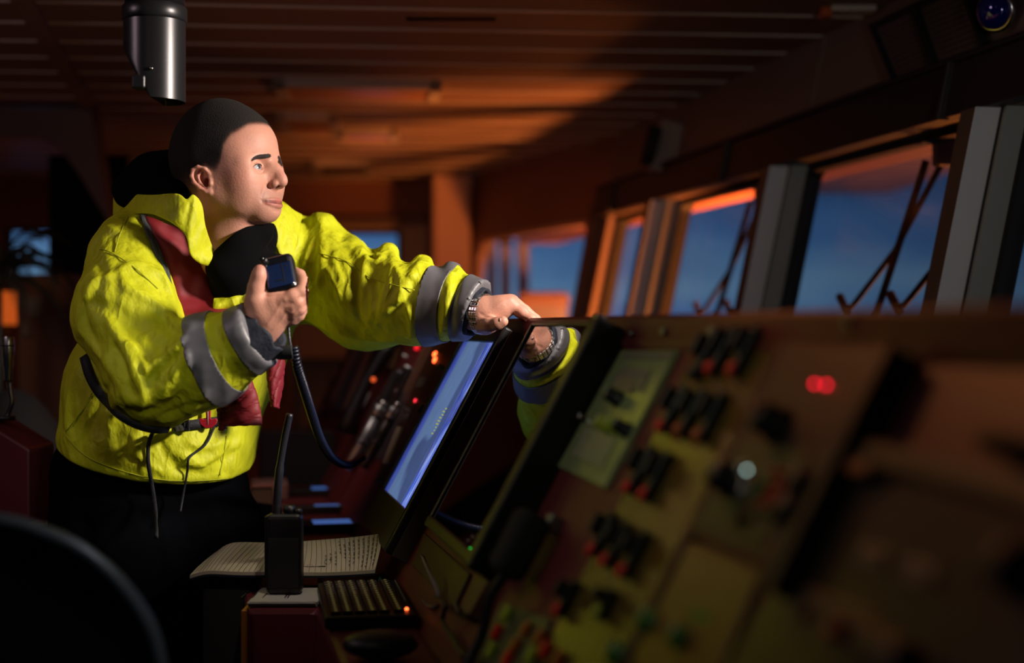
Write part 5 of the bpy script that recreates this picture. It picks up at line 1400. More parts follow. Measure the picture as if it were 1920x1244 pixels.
# seams: thin stitched ridges lying on the cloth
def seam(pix, name='seam', m=None, r=.0011, off=.0004):
    pts = [J.hit(q[0], q[1])-person.location for q in catmull([(a, b, 0) for a, b in pix], 5)]
    sm_ = []
    for i in range(len(pts)):
        lo_, hi_ = max(i-1, 0), min(i+2, len(pts)); sm_.append(sum(pts[lo_:hi_], Vector())/(hi_-lo_)+Vector((0, -.0022, 0)))
    return MB().tube(sm_, r, 6).build(name, m or M['thread'], person)
seam([(186, 468), (205, 472), (250, 500), (300, 545)]); seam([(242, 405), (225, 440), (215, 475)])
seam([(118, 810), (160, 855), (225, 882), (300, 900), (380, 902), (440, 896)])
seam([(595, 475), (650, 490), (690, 520), (740, 535), (780, 545)]); seam([(522, 400), (518, 440), (525, 490)])
seam([(426, 815), (420, 850), (412, 895)]); seam([(175, 735), (155, 770), (122, 812)])
# ---------------- sheets draped on the figure ----------------
def sheet(name, A, B, YA, YB, m, th=.006, bulge=.02, nA=40, nR=10, label=None, curl=0, parent=None, wob=.002):
    """cloth between two image curves A (px,py,dY) and B, swelling towards the viewer"""
    ca = catmull([(a[0], a[1], a[2] if len(a) > 2 else YA) for a in A], 10); cb = catmull([(a[0], a[1], a[2] if len(a) > 2 else YB) for a in B], 10)
    def at(c, s):
        x_ = s*(len(c)-1); i = min(int(x_), len(c)-2); f_ = x_-i; return c[i]*(1-f_)+c[i+1]*f_
    rows = []
    for j in range(nR+1):
        v = j/nR; row = []
        for i in range(nA+1):
            q = at(ca, i/nA)*(1-v)+at(cb, i/nA)*v
            Y = q[2]-bulge*math.sin(math.pi*v)**.8+wob*math.sin(i*.9+3*v)*math.sin(math.pi*v)+wob*math.sin(i*.37+5*v)
            row.append(P(q[0], q[1], Y)-person.location)
        rows.append(row)
    o = MB().grid(rows).build(name, m, person, solid=th, subsurf=1)
    if label: o['label'] = label
    return o
# yellow collar flap, near side
sheet('collar', [(213, 368, 2.84), (245, 364, 2.72), (290, 366, 2.64), (333, 363, 2.60), (350, 374, 2.595), (362, 364, 2.60), (378, 382, 2.61), (384, 420, 2.62), (393, 450, 2.64), (402, 472, 2.65)],
      [(212, 404, 2.84), (240, 403, 2.73), (280, 401, 2.64), (310, 412, 2.60), (330, 424, 2.59), (348, 442, 2.59), (353, 462, 2.59), (358, 480, 2.60), (375, 495, 2.62), (397, 500, 2.64)], 0, 0, HIVIS, th=.004, bulge=.005, wob=.0025, label='stand-up yellow collar')
sheet('collar_tab', [(400, 476, 2.66), (412, 484, 2.66), (427, 500, 2.67)], [(396, 494, 2.65), (402, 520, 2.66), (412, 524, 2.67)], 0, 0, HIVIS, th=.006, bulge=.006, nA=14, nR=6)
# black hood lining behind the neck
Hd = Field((-.80, 2.50, 1.42), (-.40, 3.06, 1.64), .004)
Hd.cap(P(240, 358, 2.78), P(285, 330, 2.76), .030, .036, .03); Hd.cap(P(285, 330, 2.76), P(335, 325, 2.74), .040, .044, .03)
Hd.cap(P(236, 368, 2.74), P(330, 362, 2.67), .022, .026, .03); Hd.cap(P(335, 330, 2.75), P(380, 390, 2.86), .05, .045, .04)
Hd.cap(P(360, 395, 2.68), P(400, 440, 2.70), .020, .018, .02)
Hd.noise(40, .0022, 8)
V_, F_ = Hd.mesh(1); npmesh('hood_lining', V_-PV, F_, M['fleece'], person)['label'] = 'black hood lining bunched behind the neck'
# black inner jacket at the throat
C_ = Field((-.62, 2.55, 1.30), (-.36, 3.0, 1.56), .004)
C_.ell(P(450, 510, 2.80), (.070, .085, .085), .03); C_.cap(P(440, 478, 2.74), P(485, 442, 2.80), .030, .030, .03); C_.cap(P(485, 442, 2.80), P(490, 425, 2.84), .030, .028, .03)
C_.cap(P(425, 510, 2.70), P(430, 545, 2.70), .022, .02, .03); C_.cap(P(480, 500, 2.72), P(520, 500, 2.74), .035, .025, .03); C_.cap(P(440, 540, 2.70), P(520, 535, 2.70), .028, .024, .03)
C_.cap(P(415, 500, 2.655), P(445, 455, 2.665), .030, .028, .03); C_.cap(P(445, 455, 2.665), P(488, 432, 2.70), .028, .024, .03); C_.ell(P(448, 515, 2.70), (.052, .06, .060), .03); C_.cap(P(484, 436, 2.70), P(497, 440, 2.74), .020, .016, .02)
C_.noise(50, .0015, 9); C_.half(P(440, 446, 2.68), (-.62, 0, .78), .008)
V_, F_ = C_.mesh(1); npmesh('inner_fleece', V_-PV, F_, M['fleece'], person)['label'] = 'black fleece collar under the jacket'
sheet('zip_edge', [(400, 560, 2.66), (430, 556, 2.665), (462, 541, 2.67)], [(400, 584, 2.65), (425, 580, 2.655), (462, 566, 2.66)], 0, 0, HIVIS, th=.006, bulge=.008, nA=16, nR=6)
sheet('far_collar', [(508, 374, 2.86), (530, 378, 2.87), (548, 392, 2.88), (566, 402, 2.90)], [(498, 432, 2.80), (512, 455, 2.80), (525, 480, 2.80), (545, 500, 2.82)], 0, 0, HIVIS, th=.008, bulge=.018, nA=20, nR=8)
# ---------------- red life vest ----------------
lifev = empty('life_vest', (0, 0, 0)); lifev.parent = person; lifev['label'] = 'red inflatable life vest with black webbing'
def lobe(name, L, R, m, Y0, th=.012, bulge=.018, extra=None):
    ca = catmull([(a, b, 0) for a, b in L], 8); cb = catmull([(a, b, 0) for a, b in R], 8); nA, nR = 40, 12; rows = []
    for i in range(nA+1):
        row = []; x_ = i/nA
        a = ca[min(int(x_*(len(ca)-1)), len(ca)-1)]; b_ = cb[min(int(x_*(len(cb)-1)), len(cb)-1)]
        for j in range(nR+1):
            v = j/nR; q = a*(1-v)+b_*v; base = max(J.hit(q[0], q[1]).y, 2.625) if Y0 is None else Y0(x_, v)
            row.append((q, base))
        rows.append(row)
    Yg = np.array([[c[1] for c in r] for r in rows])
    for _ in range(12):
        Yp = np.pad(Yg, 1, mode='edge'); Yg = .2*(Yp[1:-1, 1:-1]+Yp[:-2, 1:-1]+Yp[2:, 1:-1]+Yp[1:-1, :-2]+Yp[1:-1, 2:])
    top = [[P(c[0][0], c[0][1], Yg[i, j]-th-bulge*math.sin(math.pi*j/nR)**.7+.0025*math.sin(i*.7+j)*math.sin(math.pi*j/nR))-person.location for j, c in enumerate(r)] for i, r in enumerate(rows)]
    o = MB().grid(top).build(name, m, lifev, solid=.010, subsurf=1); return o
lobe('vest_lobe', [(270, 404), (285, 440), (305, 480), (320, 520), (330, 565), (338, 612), (350, 650)], [(352, 436), (362, 470), (378, 500), (404, 530), (422, 560), (430, 600), (440, 650)], M['vest'], None)
lobe('lobe_edge', [(262, 404), (280, 450), (300, 500), (316, 550), (324, 600), (332, 630)], [(272, 404), (288, 446), (308, 492), (323, 540), (332, 590), (340, 630)], mat('grey_piping', (.05, .055, .05, 1), .7), None, .003, .001)
lobe('lower_flap', [(440, 690), (425, 740), (420, 770), (413, 800)], [(463, 700), (478, 730), (487, 765), (492, 798)], M['vest'], lambda a, b: 2.62-.02*b)
lobe('far_lobe', [(490, 630), (500, 680), (503, 720), (512, 764)], [(531, 612), (533, 660), (530, 715), (520, 768)], M['vest'], lambda a, b: 2.72+.03*b, .010, .014)
lobe('flap_fold', [(409, 770), (411, 790), (413, 808)], [(424, 764), (424, 785), (422, 803)], M['vest'], lambda a, b: 2.61, .004, .006)
# webbing
def strap(pix, wd, name='webbing_strap', off=.006, Y=None, m=None, par=None):
    c = catmull([(p[0], p[1], p[2] if len(p) > 2 else 0) for p in pix], 8); mb = MB(); rows = []
    pts = []
    for q in c:
        if q[2]: pts.append(P(q[0], q[1], q[2]))
        else: hpt = J.hit(q[0], q[1]); pts.append(P(q[0], q[1], hpt.y-off))
    for _ in range(4):
        pts = [pts[0]]+[(pts[i-1]+pts[i]*2+pts[i+1])/4 for i in range(1, len(pts)-1)]+[pts[-1]]
    for i, p in enumerate(pts):
        d = (pts[min(i+1, len(pts)-1)]-pts[max(i-1, 0)]); n_ = Vector((-d.z, 0, d.x)).normalized()*wd/2
        rows.append([p-n_-person.location, p-person.location, p+n_-person.location])
    return MB().grid(rows).build(name, m or M['web'], par or lifev, solid=.003)
strap([(157, 668), (172, 715), (205, 760), (245, 790), (290, 804), (335, 800), (372, 795), (412, 790)], .018)
strap([(290, 806), (279, 830), (278, 870), (286, 915), (292, 960), (293, 1010)], .007, 'crotch_strap', .006)
strap([(402, 800), (385, 835), (355, 858), (352, 880), (346, 915), (338, 960)], .004, 'cord', .006)
bk = J.hit(345, 797)-person.location+Vector((0, -.012, 0))
MB().box((bk.x-.014, bk.y-.004, bk.z-.010), (bk.x-.008, bk.y+.004, bk.z+.010), .002).box((bk.x+.008, bk.y-.004, bk.z-.010), (bk.x+.014, bk.y+.004, bk.z+.010), .002).box((bk.x-.014, bk.y-.004, bk.z+.006), (bk.x+.014, bk.y+.004, bk.z+.011), .002).box((bk.x-.014, bk.y-.004, bk.z-.011), (bk.x+.014, bk.y+.004, bk.z-.006), .002).box((bk.x-.002, bk.y-.004, bk.z-.010), (bk.x+.002, bk.y+.003, bk.z+.010)).build('buckle', M['black'], lifev)
# red anchor shaped pull handle
hk = P(390, 787, J.hit(390, 787).y-.02)-person.location; kk = 1/1020
poly = [(-5, 18), (5, 18), (4, 2), (8, 0), (15, 3), (18, -2), (15, -10), (6, -17), (-6, -17), (-15, -10), (-18, -2), (-15, 3), (-8, 0), (-4, 2)]
o = MB().prism([(hk.x+a*kk, hk.y, hk.z+b_*kk) for a, b_ in poly], (0, .005, 0)).build('pull_handle', mat('bright_red_rubber', (.42, .012, .03, 1), .45), lifev, bevel=.0012); o['label'] = 'red anchor shaped pull handle'
MB().tube([(hk.x, hk.y-.0004, hk.z+.016), (hk.x, hk.y-.0004, hk.z-.010)], .0006, 6).build('handle_stitch', M['white'], o)
# ---------------- trousers ----------------
T_ = Field((-.95, 2.60, .02), (-.40, 3.14, 1.12), .007)
T_.ell(P(282, 950, 2.87), (.200, .140, .20), .04, R=RZ(25)); T_.ell(P(280, 880, 2.88), (.190, .135, .14), .04, R=RZ(25))
T_.cap((-.745, 2.80, .86), (-.735, 2.80, .50), .110, .085, .05); T_.cap((-.735, 2.80, .50), (-.74, 2.84, .10), .085, .070, .03)
T_.cap((-.61, 2.95, .86), (-.63, 2.95, .50), .108, .085, .05); T_.cap((-.63, 2.95, .50), (-.64, 2.98, .10), .085, .070, .03)
T_.noise(22, .004, 4); T_.noise(45, .002, 6, ridged=True)
for pix, sg, am in (([(200, 960), (260, 950), (330, 960)], .014, .008), ([(330, 930), (350, 990), (345, 1060)], .014, -.008), ([(300, 900), (305, 1000), (330, 1090)], .012, .007), ([(400, 930), (405, 1000), (395, 1080)], .016, .008), ([(140, 900), (130, 1000), (125, 1100)], .016, .008)):
    T_.fold(pix, sg, am)
V_, F_ = T_.mesh(1); npmesh('trousers', V_-PV, F_, M['trouser'], person)
for (x0, y0, s_) in ((-.74, 2.84, 1), (-.64, 2.98, 1)):
    B = MB(); n = 20; rows = []
    for j, (zz, w_, l0, l1) in enumerate(((0, .045, -.09, .19), (.03, .047, -.09, .195), (.055, .042, -.085, .17), (.09, .040, -.075, .08), (.13, .040, -.06, .05))):
        rows.append([(x0+(l0+l1)/2+(l1-l0)/2*math.cos(2*math.pi*k_/n)-PV[0], y0+w_*math.sin(2*math.pi*k_/n)-PV[1], zz) for k_ in range(n)])
    B.grid(rows, closed=True); B.bm.faces.new([B._v(p) for p in rows[0]]); B.build('boot', M['black_matte'], person)
# ---------------- hands ----------------
def PY(px, py, Y): return np.array(P(px, py, Y))
def blob(F_, pts, k=.006):
    for (a, ra_), (b_, rb_) in zip(pts, pts[1:]): F_.cap(a, b_, ra_, rb_, k)
# right hand holding the microphone (scale 1067 px per metre at 2.5)
G = Field(tuple(P(400, 700, 2.38)), tuple(P(600, 478, 2.62)), .0014)
q = lambda x, y, Y: P(x, y, Y)
G.cap(q(478, 640, 2.475), q(500, 606, 2.47), .027, .027, .02)                       # wrist
G.cap(q(500, 606, 2.47), q(522, 583, 2.465), .028, .026, .02)
G.cap(q(505, 590, 2.468), q(536, 572, 2.462), .027, .021, .02); G.cap(q(498, 580, 2.463), q(530, 562, 2.458), .024, .018, .02)
G.cap(q(485, 578, 2.462), q(510, 566, 2.458), .024, .020, .02)
G.cap(q(535, 582, 2.462), q(550, 592, 2.466), .017, .015, .015)
# thumb
blob(G, [(q(487, 585, 2.452), .020), (q(478, 562, 2.445), .0158), (q(480, 538, 2.440), .0125), (q(485, 518, 2.438), .0110), (q(487, 507, 2.438), .0098)], .010)
# index: runs right, folds at the second joint and returns over the mic
blob(G, [(q(530, 566, 2.446), .0150), (q(550, 556, 2.442), .0128), (q(568, 546, 2.446), .0118), (q(569, 530, 2.462), .0104), (q(562, 516, 2.478), .0098), (q(553, 510, 2.484), .0088)], .004)
# middle, ring, little
blob(G, [(q(544, 577, 2.448), .0138), (q(558, 567, 2.444), .0122), (q(569, 560, 2.450), .0112), (q(568, 548, 2.472), .0100), (q(556, 536, 2.486), .0090)], .003)
blob(G, [(q(548, 588, 2.454), .0130), (q(561, 579, 2.450), .0116), (q(568, 571, 2.457), .0108), (q(564, 560, 2.478), .0096), (q(553, 550, 2.488), .0088)], .003)
blob(G, [(q(549, 598, 2.462), .0115), (q(560, 591, 2.460), .0104), (q(565, 583, 2.466), .0096), (q(560, 573, 2.482), .0086), (q(550, 564, 2.488), .0080)], .003)
for a in ((534, 562), (547, 577), (552, 589)): G.stamp([G.hit(*a)], .008, .0022, taper=False)
for l_ in ([(528, 566), (515, 590), (500, 610)], [(541, 580), (528, 600), (512, 618)]): G.fold(l_, .004, .0012)
for l_ in ([(560, 557), (552, 565), (540, 572)], [(572, 566), (562, 575), (552, 583)], [(570, 578), (561, 587), (553, 594)]): G.fold(l_, .0022, -.0018)
G.fold([(566, 536), (573, 542), (577, 547)], .002, -.0010); G.fold([(564, 539), (571, 545), (575, 550)], .002, -.0008)
for l_ in ([(474, 541), (480, 543), (487, 542)], [(475, 538), (481, 539), (487, 538)]): G.fold(l_, .0016, -.0007)
G.fold([(492, 551), (505, 556), (522, 553)], .004, -.0014)
GV, GF = G.mesh(1); z0 = np.zeros(len(GV))
gx = (GV[:, 0]-P(560, 560, 2.45).x)
kn = np.zeros(len(GV))
for a in ((485, 506, 2.438), (572, 543, 2.452), (570, 560, 2.45), (568, 572, 2.456), (547, 577, 2.445)):
    kn += np.exp(-np.sum((GV-PY(*a))**2, axis=1)/.011**2)
body_parts.append((GV-PV, GF, dict(lips=z0, stubble=z0, scalp=z0, blush=np.clip(kn, 0, 1))))
# left hand on the console edge
K = Field(tuple(P(855, 660, 2.56)), tuple(P(1025, 530, 2.78)), .0014)
K.cap(q(880, 588, 2.68), q(905, 590, 2.665), .030, .029, .02)
K.cap(q(905, 592, 2.665), q(925, 590, 2.66), .028, .024, .02); K.cap(q(912, 604, 2.66), q(912, 608, 2.66), .018, .016, .02)
K.cap(q(912, 583, 2.66), q(945, 575, 2.655), .022, .019, .02); K.cap(q(915, 585, 2.69), q(948, 573, 2.70), .022, .019, .02)
K.cap(q(940, 573, 2.65), q(957, 570, 2.655), .015, .0145, .015); K.cap(q(944, 570, 2.68), q(960, 567, 2.69), .015, .014, .015)
blob(K, [(q(905, 607, 2.645), .0165), (q(918, 608, 2.626), .0138), (q(933, 607, 2.612), .0112), (q(943, 603, 2.608), .0098)], .006)
blob(K, [(q(957, 571, 2.652), .0140), (q(978, 585, 2.650), .0108), (q(996, 598, 2.648), .0088), (q(1006, 606, 2.650), .0075)], .006)
blob(K, [(q(961, 568, 2.672), .0140), (q(984, 583, 2.674), .0108), (q(1004, 598, 2.676), .0088), (q(1014, 606, 2.678), .0075)], .003)
blob(K, [(q(961, 569, 2.694), .0130), (q(982, 584, 2.700), .0102), (q(1001, 599, 2.704), .0082), (q(1010, 606, 2.706), .0072)], .003)
blob(K, [(q(955, 572, 2.712), .0115), (q(972, 586, 2.722), .0092), (q(988, 600, 2.728), .0076), (q(996, 606, 2.730), .0068)], .003)
K.stamp([K.hit(957, 562)], .009, .0020, taper=False)
for l_ in ([(977, 580), (981, 584), (984, 590)], [(980, 579), (984, 583), (987, 588)]): K.fold(l_, .0015, -.0007)
K.fold([(900, 589), (912, 594), (928, 595)], .0035, -.0035); K.fold([(925, 578), (940, 568), (955, 560)], .004, .0010)
KV, KF = K.mesh(1); z0 = np.zeros(len(KV)); kn = np.zeros(len(KV))
for a in ((941, 602, 2.62), (957, 563, 2.65), (981, 584, 2.645), (915, 620, 2.65)): kn += np.exp(-np.sum((KV-PY(*a))**2, axis=1)/.011**2)
body_parts.append((KV-PV, KF, dict(lips=z0, stubble=z0, scalp=z0, blush=np.clip(kn, 0, 1))))
# hidden trunk that joins head and hands under the clothes
U = Field((-.86, 2.36, .90), (.0, 3.10, 1.52), .009)
U.cap(P(425, 430, 2.80), P(420, 520, 2.88), .050, .05, .03); U.ell(P(380, 570, 2.86), (.17, .10, .19), .03, R=RZ(43)); U.ell(P(300, 800, 2.88), (.15, .10, .20), .04, R=RZ(30))
U.cap(P(250, 490, 2.70), el, .05, .04, .03); U.cap(el, P(478, 640, 2.475), .038, .026, .03); U.cap(P(380, 470, 2.84), P(255, 480, 2.72), .06, .05, .03)
U.cap(P(430, 470, 2.88), P(560, 490, 2.97), .055, .05, .03); U.cap(P(565, 495, 2.96), le, .05, .04, .03); U.cap(le, P(880, 588, 2.68), .038, .027, .03)
UV, UF = U.mesh(1); z0 = np.zeros(len(UV)); body_parts.append((UV-PV, UF, dict(lips=z0, stubble=z0, scalp=z0, blush=z0)))
off = 0; VV_, FF_, AA = [], [], {k: [] for k in ('lips', 'stubble', 'scalp', 'blush', 'dark')}
for V_, F_, A_ in body_parts:
    VV_.append(V_); FF_.append(F_+off); off += len(V_)
    for k in AA: AA[k].append(A_.get(k, np.zeros(len(V_))))
npmesh('body', np.concatenate(VV_), np.concatenate(FF_), M['skin'], person, {k: np.concatenate(v) for k, v in AA.items()})
# thumb nails
def nail(c, n_, up, w_, l_):
    c = Vector(c); n_ = Vector(n_).normalized(); up = Vector(up).normalized(); s_ = n_.cross(up).normalized(); rows = []
    for j in range(7):
        v = j/6-.5; rows.append([c+up*v*l_+s_*(i/4-.5)*w_*(1-.5*abs(v)**3*4*.5)-n_*(abs(i/4-.5)**2)*w_*.9-person.location for i in range(5)])
    MB().grid(rows).build('nail', mat('nail', (.60, .36, .29, 1), .3), person, solid=.0006)
hp_ = K.hit(941, 601); nail(hp_+Vector((0, .0014, .0006)), (.25, -1, .30), (1, .2, -.1), .0085, .0085)
# knitted cuffs
def cuff(c, axis, r0, r1, L_, seed, sq=(1, 1)):
    rs = random.Random(seed); axis = Vector(axis).normalized(); u = axis.cross(Vector((0, 0, 1))).normalized(); v = axis.cross(u); rows = []
    n = 48; ph = [rs.random()*6.28 for _ in range(4)]
    for j in range(9):
        s_ = j/8; row = []
        for i in range(n):
            a = 2*math.pi*i/n; r = (r0*(1-s_)+r1*s_)*(1+.05*math.sin(3*a+ph[0]+s_)+.035*math.sin(7*a+ph[1]+2*s_)+.012*math.sin(24*a))
            wv = .006*math.sin(2*a+ph[2])+.004*math.sin(5*a+ph[3])
            row.append(Vector(c)+axis*(L_*s_+wv)+u*r*math.cos(a)*sq[0]+v*r*math.sin(a)*sq[1]-person.location)
        rows.append(row)
    inner = [[p+(Vector(c)-person.location+axis*L_*.5-p)*.14 for p in rows[-1]]]
    deep = [[p-axis*.03 for p in inner[0]]]
    return MB().grid(rows+inner+deep, closed=True).build('cuff', M['navy'], person)
cuff(Vector(cutR)-Vector(ra2)*.014, Vector(ra2), .054, .042, .042, 2)
cuff(Vector(cutL)-Vector(la2)*.012+Vector((0, 0, .001)), Vector(la2), .045, .044, .022, 5, (1, 1.05))
# wristwatch bracelet
wc = P(905, 589, 2.664); wa = (Vector(q(905, 590, 2.665))-Vector(q(880, 588, 2.68))).normalized()
wu = wa.cross(Vector((0, 0, 1))).normalized(); wv = wa.cross(wu)
wt = empty('wristwatch', (0, 0, 0)); wt.parent = person; wt['label'] = 'steel link wristwatch bracelet'
mb = MB()
for i in range(26):
    a = 2*math.pi*i/26
    for t_ in (-1, 0, 1):
        c = wc+wu*math.cos(a)*.0365+wv*math.sin(a)*.0375+wa*t_*.0056-person.location
        fr = Matrix((wa, (-wu*math.sin(a)+wv*math.cos(a)), (wu*math.cos(a)+wv*math.sin(a)))).transposed().to_4x4(); fr.translation = c
        b3 = MB(fr); b3.box((-.0026, -.0034, -.0014), (.0026, .0034, .0014 if t_ else .0019), .0008)
        vm = {vv: mb.bm.verts.new(vv.co) for vv in b3.bm.verts}
        for ff_ in b3.bm.faces: mb.bm.faces.new([vm[vv] for vv in ff_.verts])
        b3.bm.free()
mb.build('bracelet', M['chrome'], wt)
# wrist strap that holds the coiled cord
strap([(500, 655, 2.47), (525, 662, 2.455), (548, 660, 2.45)], .024, 'wrist_strap', par=person)
# ---------------- microphone and coiled cord ----------------
mc = P(526, 516, 2.462)
mrot = Matrix.Rotation(R_(14), 4, 'Y') @ Matrix.Rotation(R_(0), 4, 'Z')
mic = empty('hand_microphone', mc, None, 'black hand microphone with a blue sheen held in the raised hand', 'microphone')
mic.matrix_world = Matrix.Translation(mc) @ Matrix.Rotation(R_(-14), 4, 'Y') @ Matrix.Rotation(R_(-22), 4, 'X')
MB().box((-.0275, -.016, -.036), (.0275, .018, .033), .009).build('body', mat('mic_black', (.006, .007, .010, 1), .34), mic)
MB().box((-.022, -.0182, -.030), (.024, -.0155, .014), .002).build('face_plate', mat('mic_blue_sheen', (.010, .022, .075, 1), .16, coat=.5), mic)  # blue sheen painted into the plate's base colour
MB().box((.0075, -.0186, -.024), (.009, -.0178, .012)).build('groove', M['black_matte'], mic)
MB().cyl((.016, -.0185, .006), (.016, -.017, .006), .0022, n=12).build('screw', M['black_matte'], mic)
MB().cyl((-.019, -.012, .022), (-.021, -.026, .026), .0062, n=16).cyl((-.020, -.014, .014), (-.0215, -.022, .014), .004, n=12).build('knob', M['black'], mic)
MB().ball((-.0205, -.0262, .026), .0018, 8).build('pointer', M['dullsteel'], mic)
MB().box((-.006, -.0188, -.019), (.006, -.0180, -.0165), .0003).build('name_plate', M['black'], mic)
cd = empty('coiled_cord', P(545, 660, 2.46), label='thick dark blue-black coiled cord hanging from the hand down to the desk', cat='cord')
iv = Matrix.Translation(-cd.location)
MB(iv).tube(catmull([P(540, 590, 2.47), P(541, 615, 2.465), P(543, 640, 2.46), P(548, 660, 2.46)], 6), .0028, 10).build('straight_lead', M['rubber'], cd)
path = catmull([P(551, 652, 2.46), P(558, 690, 2.47), P(570, 730, 2.52), P(584, 775, 2.60), P(600, 822, 2.72), P(622, 858, 2.85), P(652, 872, 3.0), P(680, 858, 3.15)], 60)
path = [Vector(p) for p in path]; Ls = [0]
for a, b_ in zip(path, path[1:]): Ls.append(Ls[-1]+(b_-a).length)
tot = Ls[-1]; turns = int(tot/.0062); pts = []; ii = 0; prev = None
for s_ in range(turns*9):
    d_ = tot*s_/(turns*9)
    while ii < len(Ls)-2 and Ls[ii+1] < d_: ii += 1
    f_ = (d_-Ls[ii])/max(Ls[ii+1]-Ls[ii], 1e-9); p = path[ii].lerp(path[ii+1], f_); dr = (path[min(ii+3, len(path)-1)]-path[max(ii-3, 0)]).normalized()
    if prev is None: u = dr.cross(Vector((0, 1, 0))).normalized()
    else: u = (prev-dr*prev.dot(dr)).normalized()
    prev = u; v = dr.cross(u); a = 2*math.pi*s_/9; pts.append(p+u*math.cos(a)*.0062+v*math.sin(a)*.0062)
MB(iv).tube(pts, .0030, 6).build('coil', mat('cord_rubber', (.006, .008, .018, 1), .32), cd)
# ================= left foreground and background things =================
# gooseneck microphone on the dark red console box
Yc = 2.95
root = empty('side_console', P(40, 820, 3.0), label='dark red sloped console box at the left edge behind the chair', cat='console'); root.location.z = 0
iv = Matrix.Translation(-root.location)
pa = [P(-330, 800, 2.75), P(-10, 792, 3.05), P(18, 783, 3.3), P(100, 822, 3.3), P(100, 835, 3.0), P(-20, 800, 2.75)]
mb = MB(iv)
xs = lambda px, Y: (px-960)*Y/F
x0, x1 = xs(-400, 3.0), xs(100, 3.1)
prof = [(xs(22, 3.1), CAMZ-(784-HZ)*3.1/F), (x1, CAMZ-(832-HZ)*3.1/F), (x1, 0), (x0, 0), (x0, CAMZ-(784-HZ)*3.1/F)]
mb.prism([(a, 2.95, b_) for a, b_ in prof], (0, .16, 0)); mb.build('body', M['redlam'], root, bevel=.006)
MB(iv).box((x0, 2.945, CAMZ-(985-HZ)*2.95/F), (x1+.002, 2.955, CAMZ-(975-HZ)*2.95/F)).build('seam', M['black_matte'], root)
o = MB(iv).box((xs(60, 2.93), 2.90, CAMZ-(985-HZ)*2.93/F), (xs(92, 2.93), 2.95, CAMZ-(978-HZ)*2.93/F), .002).build('latch', M['dullsteel'], root)
g = empty('gooseneck_microphone', P(18, 783, 3.02), label='silver gooseneck microphone standing on the dark red box at the left edge', cat='microphone')
k = 3.02/F
MB().tube(catmull([(-.012+.004, 0, 0), (.004, 0, .03), (.001, 0, .06), (-.002, 0, .085)], 5), .0065, 12).build('gooseneck', M['chrome'], g)
MB().lathe([(.0085, .075), (.0095, .08), (.0095, .10), (.0125, .112), (.0135, .125), (.0138, .158), (.0130, .1605), (.013, .170), (.0115, .173), (.0005, .1735)], (-.003, 0, 0), 24).build('microphone_head', M['chrome'], g)
MB().lathe([(.0141, .151), (.0141, .1535)], (-.003, 0, 0), 24).build('ring', M['black'], g)
MB().cyl((-.008, 0, -.006), (-.008, 0, .003), .02).build('base', M['black'], g)
# dark jackets / bags behind
M['darkcloth'] = mat('dark_cloth', (.004, .003, .003, 1), .9, bump=.5, bscale=20)
f = Field((-1.85, 3.9, .0), (-1.20, 4.5, 1.25), .014)
f.ell(P(60, 1010, 4.2), (.19, .12, .36), .05); f.ell(P(28, 800, 4.2), (.09, .08, .11), .06); f.noise(18, .012, 2)
f.half((0, 0, .01), (0, 0, -1))
V_, F_ = f.mesh(1); c = V_.mean(0); c[2] = 0
o = npmesh('bag', V_-c, F_, M['darkcloth']); o.location = c; tag(o, 'dark shapeless cloth bag standing behind the silver microphone', 'bag')
# locker cabinet with sheet and handle
Y = 5.0
root = empty('cabinet', P(67, 900, Y), label='brown cabinet under the far left window with a small pale notice', cat='cabinet'); root.location.z = 0
iv = Matrix.Translation(-root.location)
a = xz(31, 780, Y); b_ = xz(106, 514, Y)
MB(iv).box((a[0], Y, 0), (b_[0]+.05, Y+.4, b_[1]), .006).build('body', mat('brown_cabinet', (.085, .038, .020, 1), .5), root)
MB(iv).box((a[0]+.01, Y-.012, .1), (b_[0]+.04, Y, b_[1]-.01), .003).build('door', mat('brown_cabinet_door', (.095, .042, .022, 1), .5), root)
p = P(66, 575, Y-.013); MB(iv).box((p.x-.025, p.y-.002, p.z-.035), (p.x+.025, p.y, p.z+.035)).build('notice', mat('grey_notice', (.12, .12, .11, 1), .5), root)
p = P(52, 618, Y-.013); MB(iv).box((p.x-.012, p.y-.02, p.z-.022), (p.x+.010, p.y, p.z+.022), .004).build('lock', M['greyp'], root)
# potted palm
root = empty('potted_palm', P(-4, 560, 4.6), label='dark palm leaves in silhouette against the far left window', cat='plant'); root.location.z = 0
base = P(-6, 462, 4.6); base = Vector((0, 0, base.z))
leafm = mat('dark_palm_leaf', (.008, .012, .006, 1), .7)
MB().lathe([(.08, 0), (.12, .25), (.125, .26)], (0, 0, .62), 20).build('pot', M['brownp'], root)
MB().cyl((0, 0, 0), (0, 0, .62), .14, .14).build('stand', M['brownp'], root)
rs = random.Random(3)
MB().tube([(0, 0, .8), (0, 0, base.z)], .015, 8).build('stem', leafm, root)
for i in range(15):
    an = rs.uniform(-.9, .9) if i % 3 else rs.uniform(0, 6.28); L_ = rs.uniform(.20, .36); up = rs.uniform(.3, 1.5); pts = []
    for j in range(9):
        s_ = j/8; pts.append(Vector((math.cos(an)*L_*s_*.75, math.sin(an)*L_*s_*.75, base.z-.1+L_*(up*s_-.9*s_*s_))))
    mb = MB(); mb.tube(pts, .0025, 6)
    for j in range(2, 9):
        d = (pts[j]-pts[j-1]).normalized(); sd = d.cross(Vector((0, 0, 1))).normalized()
        for sg in (-1, 1):
            for hh_ in (0, .5):
                p = pts[j-1].lerp(pts[j], hh_); e_ = p+d*.07+sd*sg*.055*(1-j/12)+Vector((0, 0, -.035)); w_ = d*.007
                v = [mb._v(x_) for x_ in (p-w_, p+w_, e_)]; mb.bm.faces.new(v)
    mb.build('frond', leafm, root)
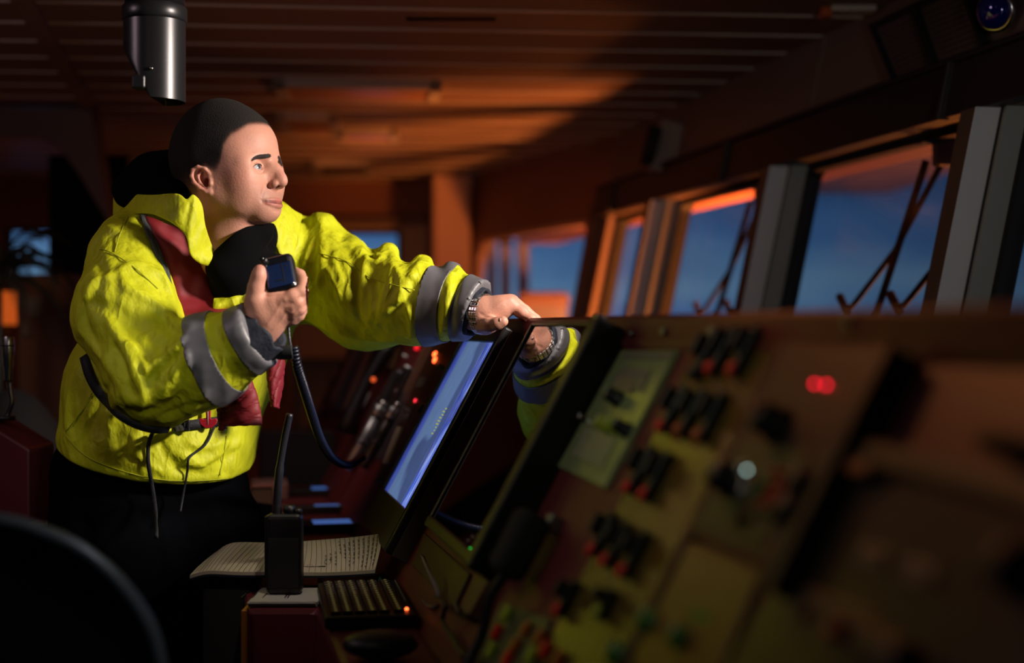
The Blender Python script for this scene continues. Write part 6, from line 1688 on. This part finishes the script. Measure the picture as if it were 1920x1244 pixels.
# glowing orange lamp low left
root = empty('table_lamp', P(15, 600, 5.6), label='small orange glowing lamp at the left edge beside the brown cabinet', cat='lamp')
MB().lathe([(.05, 0), (.06, .06), (.05, .13)], (0, 0, 0), 20).build('lamp_shade', emis('orange_shade', (1, .16, .02, 1), .45), root)
MB().cyl((0, 0, -.75), (0, 0, 0), .012).cyl((0, 0, -1.31+.0), (0, 0, -.75), .02).build('pole', M['black'], root)
root.location.z = 1.31
# chair in the near left corner
Yh = 1.66; k = Yh/F
ch = empty('pilot_chair', (P(20, 1244, Yh).x, Yh, 0), label='black padded chair with a curved back rim in the near left corner', cat='chair')
iv = Matrix.Translation(-ch.location)
rim = [(-420, 1244), (-330, 1110), (-220, 1020), (-110, 978), (0, 978), (80, 1000), (150, 1032), (210, 1080), (255, 1135), (285, 1190), (302, 1260), (305, 1340), (295, 1430)]
pts = [P(a, b_, Yh) for a, b_ in rim]; pc = catmull(pts, 6)
MB(iv).tube(pc, .0095, 14).build('back_rim', mat('black_rim', (.07, .075, .08, 1), .36), ch)
ctr = P(-50, 1430, Yh+.01)
rows = [[Vector(p) for p in pc]]
for s_ in (.97, .8, .5, .25, .05): rows.append([ctr.lerp(Vector(p), s_)+Vector((0, .03*(1-s_), 0)) for p in pc])
MB(iv).grid(rows).build('backrest', M['black_matte'], ch, solid=.006)
sz = .62
MB(iv).box((ch.location.x-.30, Yh-.45, .42), (ch.location.x+.24, Yh+.02, .52), .03).build('seat', M['darkcloth'], ch)
MB(iv).cyl((ch.location.x, Yh-.2, .04), (ch.location.x, Yh-.2, .42), .035).build('post', M['black'], ch)
for i in range(5):
    a = i*2*math.pi/5; MB(iv).tube([(ch.location.x, Yh-.2, .06), (ch.location.x+.28*math.cos(a), Yh-.2+.28*math.sin(a), .02)], .02, 8).build('leg', M['black'], ch)
MB(iv).box((ch.location.x-.25, Yh-.03, .45), (ch.location.x+.15, Yh+.02, .80), .02).build('back_support', M['black_matte'], ch)
for o in bpy.data.objects:
    if '_o' in o: del o['_o']
